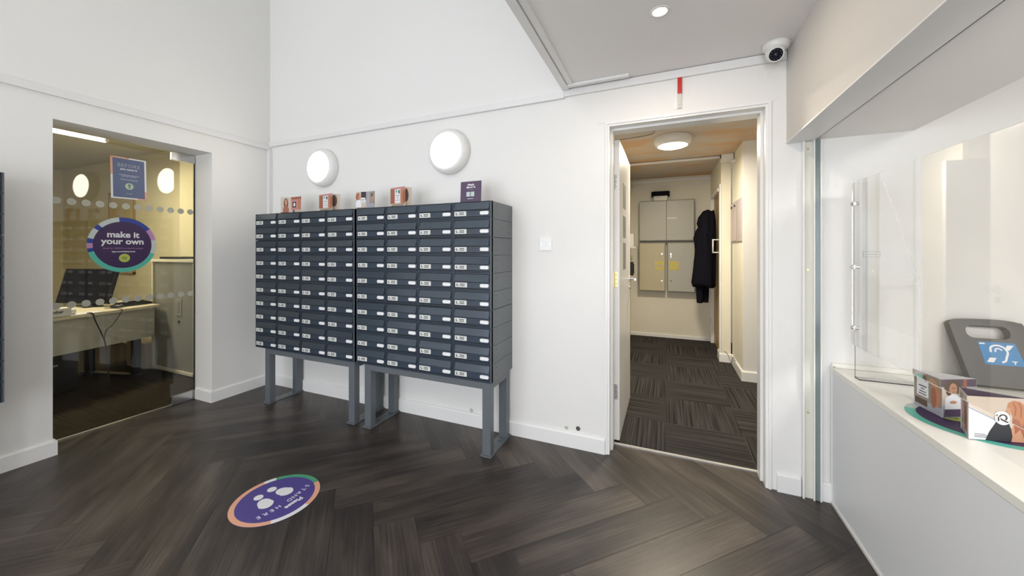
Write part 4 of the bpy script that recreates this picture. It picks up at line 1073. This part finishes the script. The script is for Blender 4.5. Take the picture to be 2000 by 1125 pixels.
# ------------------------------------------------------------------ reception counter
t = thing('reception_counter', 'white reception counter with pale grey front panel', 'counter', (XC, 2.385, 0))
bm = bm_new(); add_box(bm, (0, -4.2, .012), (.02, -.018, .672), 0, .001); obj('front_panel', bm, LAMIN, t)
box('counter_top', (-.002, -4.2, .673), (.80, -.018, .700), WLAMIN, t, .002)
box('plinth_strip', (-.006, -4.2, 0), (.02, -.018, .014), mat('pale_edge_strip', (.78, .77, .74), .4), t)
box('end_strip', (-.004, -.018, 0.0), (.012, -.006, .705), mat('pale_edge_strip', (.78, .77, .74), .4), t)
box('wall_upstand', (0, -.018, .70), (.80, -.002, .722), WLAMIN, t, .002)
box('rear_panel', (.76, -4.2, 0), (.78, -.018, .672), LAMIN, t)

# hatch frame: upright fins between wall and counter
t = thing('hatch_channel', 'upright white channel with a blue-green glass edge beside the reception hatch', 'channel', (0, YB, 0))
box('channel_board', (.672, -.012, 0.0), (.712, 0, BZ-.008), mat('cream_channel', (.74, .73, .64), .4), t)
box('channel_fin', (.664, -.030, 0.0), (.672, 0, BZ-.004), GLOSSW, t, .001)
box('channel_fin', (.710, -.030, 0.0), (.7165, 0, BZ-.004), GLOSSW, t, .001)
box('channel_fin', (.739, -.030, 0.0), (.745, 0, BZ-.004), GLOSSW, t, .001)
box('glass_edge', (.7165, -.020, 0.0), (.739, -.002, BZ-.004), mat('blue_green_edge', (.25, .30, .30), .2, metal=.2), t)
for z in (1.835, 1.20, .45):
    bm = bm_new(); add_cyl(bm, (.690, -.0145, z), .005, .003, 'Y', 12); obj('screw', bm, BRASS, t)

# acrylic screen
t = thing('protective_screen', 'tall clear acrylic screen with a side wing standing on the counter', 'screen', (0.82, 2.23, .7005))
bm = bm_new(); add_box(bm, (0, -3.2, .155), (.006, .005, .925)); obj('screen_pane', bm, ACRYL, t)
bm = bm_new()
o = [(.007, .002), (.236, .002), (.236, .465), (.112, .922), (.007, .922)]
add_prism(bm, o, 0, .006); bmesh.ops.transform(bm, matrix=Matrix.Translation((0, -.005, 0)) @ Matrix.Rotation(R(90), 4, 'X'), verts=bm.verts[:])
obj('side_wing', bm, ACRYL, t)
bm = bm_new(); add_box(bm, (.007, -.050, 0.0), (.236, -.005, .005)); obj('wing_foot', bm, ACRYL, t)
for z in (.822, .523, .235):
    bm = bm_new(); add_box(bm, (-.004, -.022, z-.010), (.012, -.002, z+.010), 0, .002); add_cyl(bm, (.012, -.012, z), .008, .010, 'X', 14); add_cyl(bm, (-.009, -.012, z), .007, .006, 'X', 14); obj('corner_clip', bm, CHROME, t)

# small sign behind the wing on reception wall
t = thing('wall_label', 'small outlined rectangular label on the reception wall behind the clear wing', 'label', (.955, YB, 1.283), WALL_N)
bm = bm_new(); o = .0012
for a, b in (((-.033, -.014), (.033, -.0125)), ((-.033, .0125), (.033, .014)), ((-.033, -.014), (-.0315, .014)), ((.0315, -.014), (.033, .014))): add_box(bm, (*a, 0), (*b, .001))
obj('label_outline', bm, P_GREY, t)
bm = bm_new(); add_box(bm, (-.02, -.001, 0), (.02, .001, .001)); obj('label_text', bm, P_GREY, t)

# hearing loop
def loop():
    t = thing('hearing_loop', 'dark grey portable hearing loop unit with blue ear symbol leaning on the wall', 'hearing loop', (1.225, 2.278, .7085), (0, 0, 0))
    tilt = math.atan2(.098, .278)
    sub = Matrix.Rotation(-tilt, 4, 'X') @ Matrix.Rotation(R(90), 4, 'X')
    n = 8
    out = [(0.028, 0), (.262, 0), (.272, .012), (.262, .12), (.232, .262), (.214, .282), (.15, .292), (.02, .288), (-.004, .272), (-.006, .25), (.018, .03)]
    # smooth outline
    P = smooth_pts([(*p, 0) for p in out] + [(*out[0], 0)], 4)[:-1]
    outer = [(p.x, p.y) for p in P]
    hole = rrect(.042, .205, .182, .262, .024, 5)
    bm = bm_new()
    vo = [bm.verts.new((x, y, 0.018)) for x, y in outer]; vh = [bm.verts.new((x, y, 0.018)) for x, y in hole]
    es = [bm.edges.new((vo[i], vo[(i+1) % len(vo)])) for i in range(len(vo))] + [bm.edges.new((vh[i], vh[(i+1) % len(vh)])) for i in range(len(vh))]
    r = bmesh.ops.triangle_fill(bm, edges=es, use_beauty=True)
    fs = [f for f in r['geom'] if isinstance(f, bmesh.types.BMFace)]
    ex = bmesh.ops.extrude_face_region(bm, geom=fs)
    vs = [v for v in ex['geom'] if isinstance(v, bmesh.types.BMVert)]
    for v in vs: v.co.z = -0.018
    bmesh.ops.transform(bm, matrix=sub, verts=bm.verts[:])
    b = obj('loop_body', bm, DEVICE, t)
    bv = b.modifiers.new('bevel', 'BEVEL'); bv.width = .004; bv.segments = 3; bv.limit_method = 'ANGLE'
    def put(name, polys, m, z, h=.0006):
        bm = bm_new()
        for p in polys: add_prism(bm, p, z, z+h)
        bmesh.ops.transform(bm, matrix=sub, verts=bm.verts[:])
        return obj(name, bm, m, t)
    lb = put('ear_label', [[(.078, .092), (.200, .092), (.186, .190), (.070, .190)]], CYAN, .0182)
    def stroke(name, pts, w, m=P_WHITE, z=.0190):
        bm = bm_new(); n = len(pts)
        L_, R_ = [], []
        for i, p in enumerate(pts):
            a = Vector(pts[max(i-1, 0)]); c = Vector(pts[min(i+1, n-1)]); d = (c-a).normalized(); q = Vector((-d.y, d.x))
            L_.append(Vector(p)+q*w/2); R_.append(Vector(p)-q*w/2)
        for i in range(n-1):
            add_prism(bm, [tuple(R_[i]), tuple(R_[i+1]), tuple(L_[i+1]), tuple(L_[i])], z, z+.0006)
        bmesh.ops.transform(bm, matrix=sub, verts=bm.verts[:])
        o = obj(name, bm, m, t); return o
    cur = [p.xy[:] for p in smooth_pts([(.104, .146, 0), (.108, .168, 0), (.128, .177, 0), (.149, .168, 0), (.156, .148, 0), (.150, .130, 0), (.143, .112, 0), (.131, .104, 0)], 6)]
    stroke('ear_symbol', cur, .007)
    cur = [p.xy[:] for p in smooth_pts([(.118, .148, 0), (.122, .161, 0), (.132, .163, 0), (.141, .156, 0)], 5)]
    stroke('ear_symbol', cur, .0055)
    put('ear_symbol', [[(.084, .102), (.105, .102), (.117, .122), (.096, .122)], [(.148, .158), (.163, .158), (.180, .180), (.160, .180)]], P_WHITE, .0192)
    put('ear_symbol', [[(.162, .109), (.178, .109), (.178, .113), (.162, .113)], [(.168, .099), (.172, .099), (.172, .110), (.168, .110)]], P_WHITE, .0192)
    put('maker_mark', [[(.074, .179), (.092, .179), (.091, .185), (.074, .185)]], P_WHITE, .0192)
loop()

# counter sticker
t = thing('counter_sticker', 'round teal and navy sticker lying on the counter under the leaflets', 'sticker', (1.010, 1.790, .7002))
flat('sticker_disc', [circ(0, 0, .186, 72)], P_TEAL, t, .0004)
flat('sticker_disc', [circ(0, 0, .157, 72)], P_NAVY, t, .0010)
flat('sticker_disc', [ring_sector(.157, .186, 120, 150), ring_sector(.157, .186, 20, 60)], P_MIST, t, .0009)
flat('sticker_logo', [circ(-.062, .030, .034, 32)], P_LIME, t, .0018)
text_obj('sticker_logo', 'iQ', .03, P_NAVY, t, (-.062, .030, .0024), (0, 0, R(-90)))

# big leaflets
ZL = .7030
t = thing('folded_leaflet', 'three-sided photo leaflet with a curly-haired woman, left one on the counter', 'leaflet', (0, 0, ZL), group='leaflets on the counter')
LEFTP = [('stone', rc(0, 0, 1, 1)), ('grey', rc(0, 0, 1, .22)), ('beige', rc(.0, .85, .5, 1)), ('orange', el(.80, .50, .16, .30)), ('rust', el(.72, .42, .10, .28)), ('skin', el(.74, .82, .14, .12)), ('brown', rc(.05, .08, .5, .25)),
         ('white', rc(.12, .33, .55, .82)), ('teal', el(.26, .86, .13, .07)), ('dark', el(.46, .86, .07, .09)), ('dark', rc(.20, .60, .48, .63)), ('dark', rc(.28, .53, .40, .555)), ('dark', rc(.22, .45, .46, .475)), ('dark', rc(.20, .38, .48, .405))]
CURLY = [('grey', rc(0, 0, 1, 1)), ('purple', rc(.0, .80, 1, 1)), ('beige', rc(.0, .3, .25, .8)), ('rust', rc(.62, .7, .72, 1)), ('brown', el(.33, .78, .24, .20)), ('brown', el(.22, .70, .12, .14)), ('skin', el(.34, .74, .11, .16)), ('skin', rc(.29, .55, .39, .65)),
         ('white', [(.06, .20), (.08, .52), (.26, .62), (.42, .62), (.58, .50), (.60, .20)]), ('skin', el(.30, .40, .10, .045)), ('white', rc(.08, .28, .58, .36)), ('purple', [(.04, .02), (.06, .22), (.60, .22), (.62, .02)]), ('dark', rc(.64, .34, .95, .62)), ('white', rc(.66, .36, .93, .60)), ('dark', rc(.70, .50, .90, .53)), ('dark', rc(.70, .43, .86, .46)), ('dark', el(.315, .77, .012, .016, 10)), ('dark', el(.375, .77, .012, .016, 10)), ('rust', el(.345, .67, .03, .012, 10))]
CURLY = [(c, [(min(max(x, 0), 1), min(max(y, 0), 1)) for x, y in o]) for c, o in CURLY]
panel('leaflet_panel', t, (.897, 1.928), (.912, 1.800), 0, .136, LEFTP)
panel('leaflet_panel', t, (.912, 1.800), (1.035, 1.858), 0, .136, CURLY)
panel('leaflet_panel', t, (1.035, 1.858), (.897, 1.928), 0, .136, [])
t = thing('folded_leaflet', 'three-sided photo leaflet with a red-haired woman and round iQ logo, nearest on the counter', 'leaflet', (0, 0, ZL), group='leaflets on the counter')
STRIPE = [('beige', rc(0, 0, 1, 1)), ('stone', rc(.15, .2, .5, .95)), ('rust', rc(.5, .1, .8, .8)), ('brown', rc(.55, .3, .7, .7)), ('white', rc(.0, 0, .15, 1)), ('grey', rc(.15, 0, 1, .12)), ('pink', el(.35, .55, .15, .2))]
REDH = [('white', rc(0, 0, 1, 1)), ('beige', [(0.0, .78), (.0, 1), (1, 1), (1, .15), (.55, .40)]), ('grey', [(0, .72), (.55, .38), (.56, .41), (0, .76)]),
        ('skin', [(.60, .0), (.64, .26), (.72, .44), (.84, .48), (.92, .30), (.94, .10), (.93, 0)]),
        ('dark', [(.26, .0), (.32, .20), (.42, .42), (.52, .54), (.60, .50), (.66, .30), (.68, .12), (.66, .0)]), ('skin', [(.60, .56), (.595, .70), (.64, .80), (.68, .72), (.66, .56)]),
        ('rust', [(.72, .18), (.70, .46), (.72, .62), (.82, .74), (.93, .66), (.95, .44), (.93, .22), (.86, .08), (.80, .30)]), ('orange', [(.62, .78), (.64, .89), (.72, .95), (.82, .93), (.90, .84), (.93, .66), (.90, .46), (.84, .38), (.80, .50), (.72, .54), (.69, .64), (.68, .76)]),
        ('rust', [(.78, .90), (.82, .80), (.82, .56), (.84, .56), (.85, .80), (.80, .91)]), ('rust', [(.70, .90), (.74, .78), (.73, .60), (.75, .60), (.77, .78), (.72, .91)]),
        ('dark', rc(.08, .060, .38, .072)), ('dark', rc(.08, .095, .30, .106)), ('dark', rc(.08, .13, .26, .14))]
REDH = [(c, [(min(max(x, 0), 1), min(max(y, 0), 1)) for x, y in o]) for c, o in REDH]
panel('leaflet_panel', t, (.920, 1.725), (.888, 1.632), 0, .136, STRIPE)
pp = panel('leaflet_panel', t, (.888, 1.632), (1.050, 1.668), 0, .136, REDH)
panel('leaflet_panel', t, (1.050, 1.668), (.920, 1.725), 0, .136, [('purple', rc(0, 0, 1, 1))], 'purple')
flat('printed_logo', [circ(.088, .073, .0215, 40)], P_WHITE, pp, .0018, .0003)
text_obj('logo_lettering', 'iQ', .030, P_DARK, pp, (.088, .073, .0023), bold=.0006)
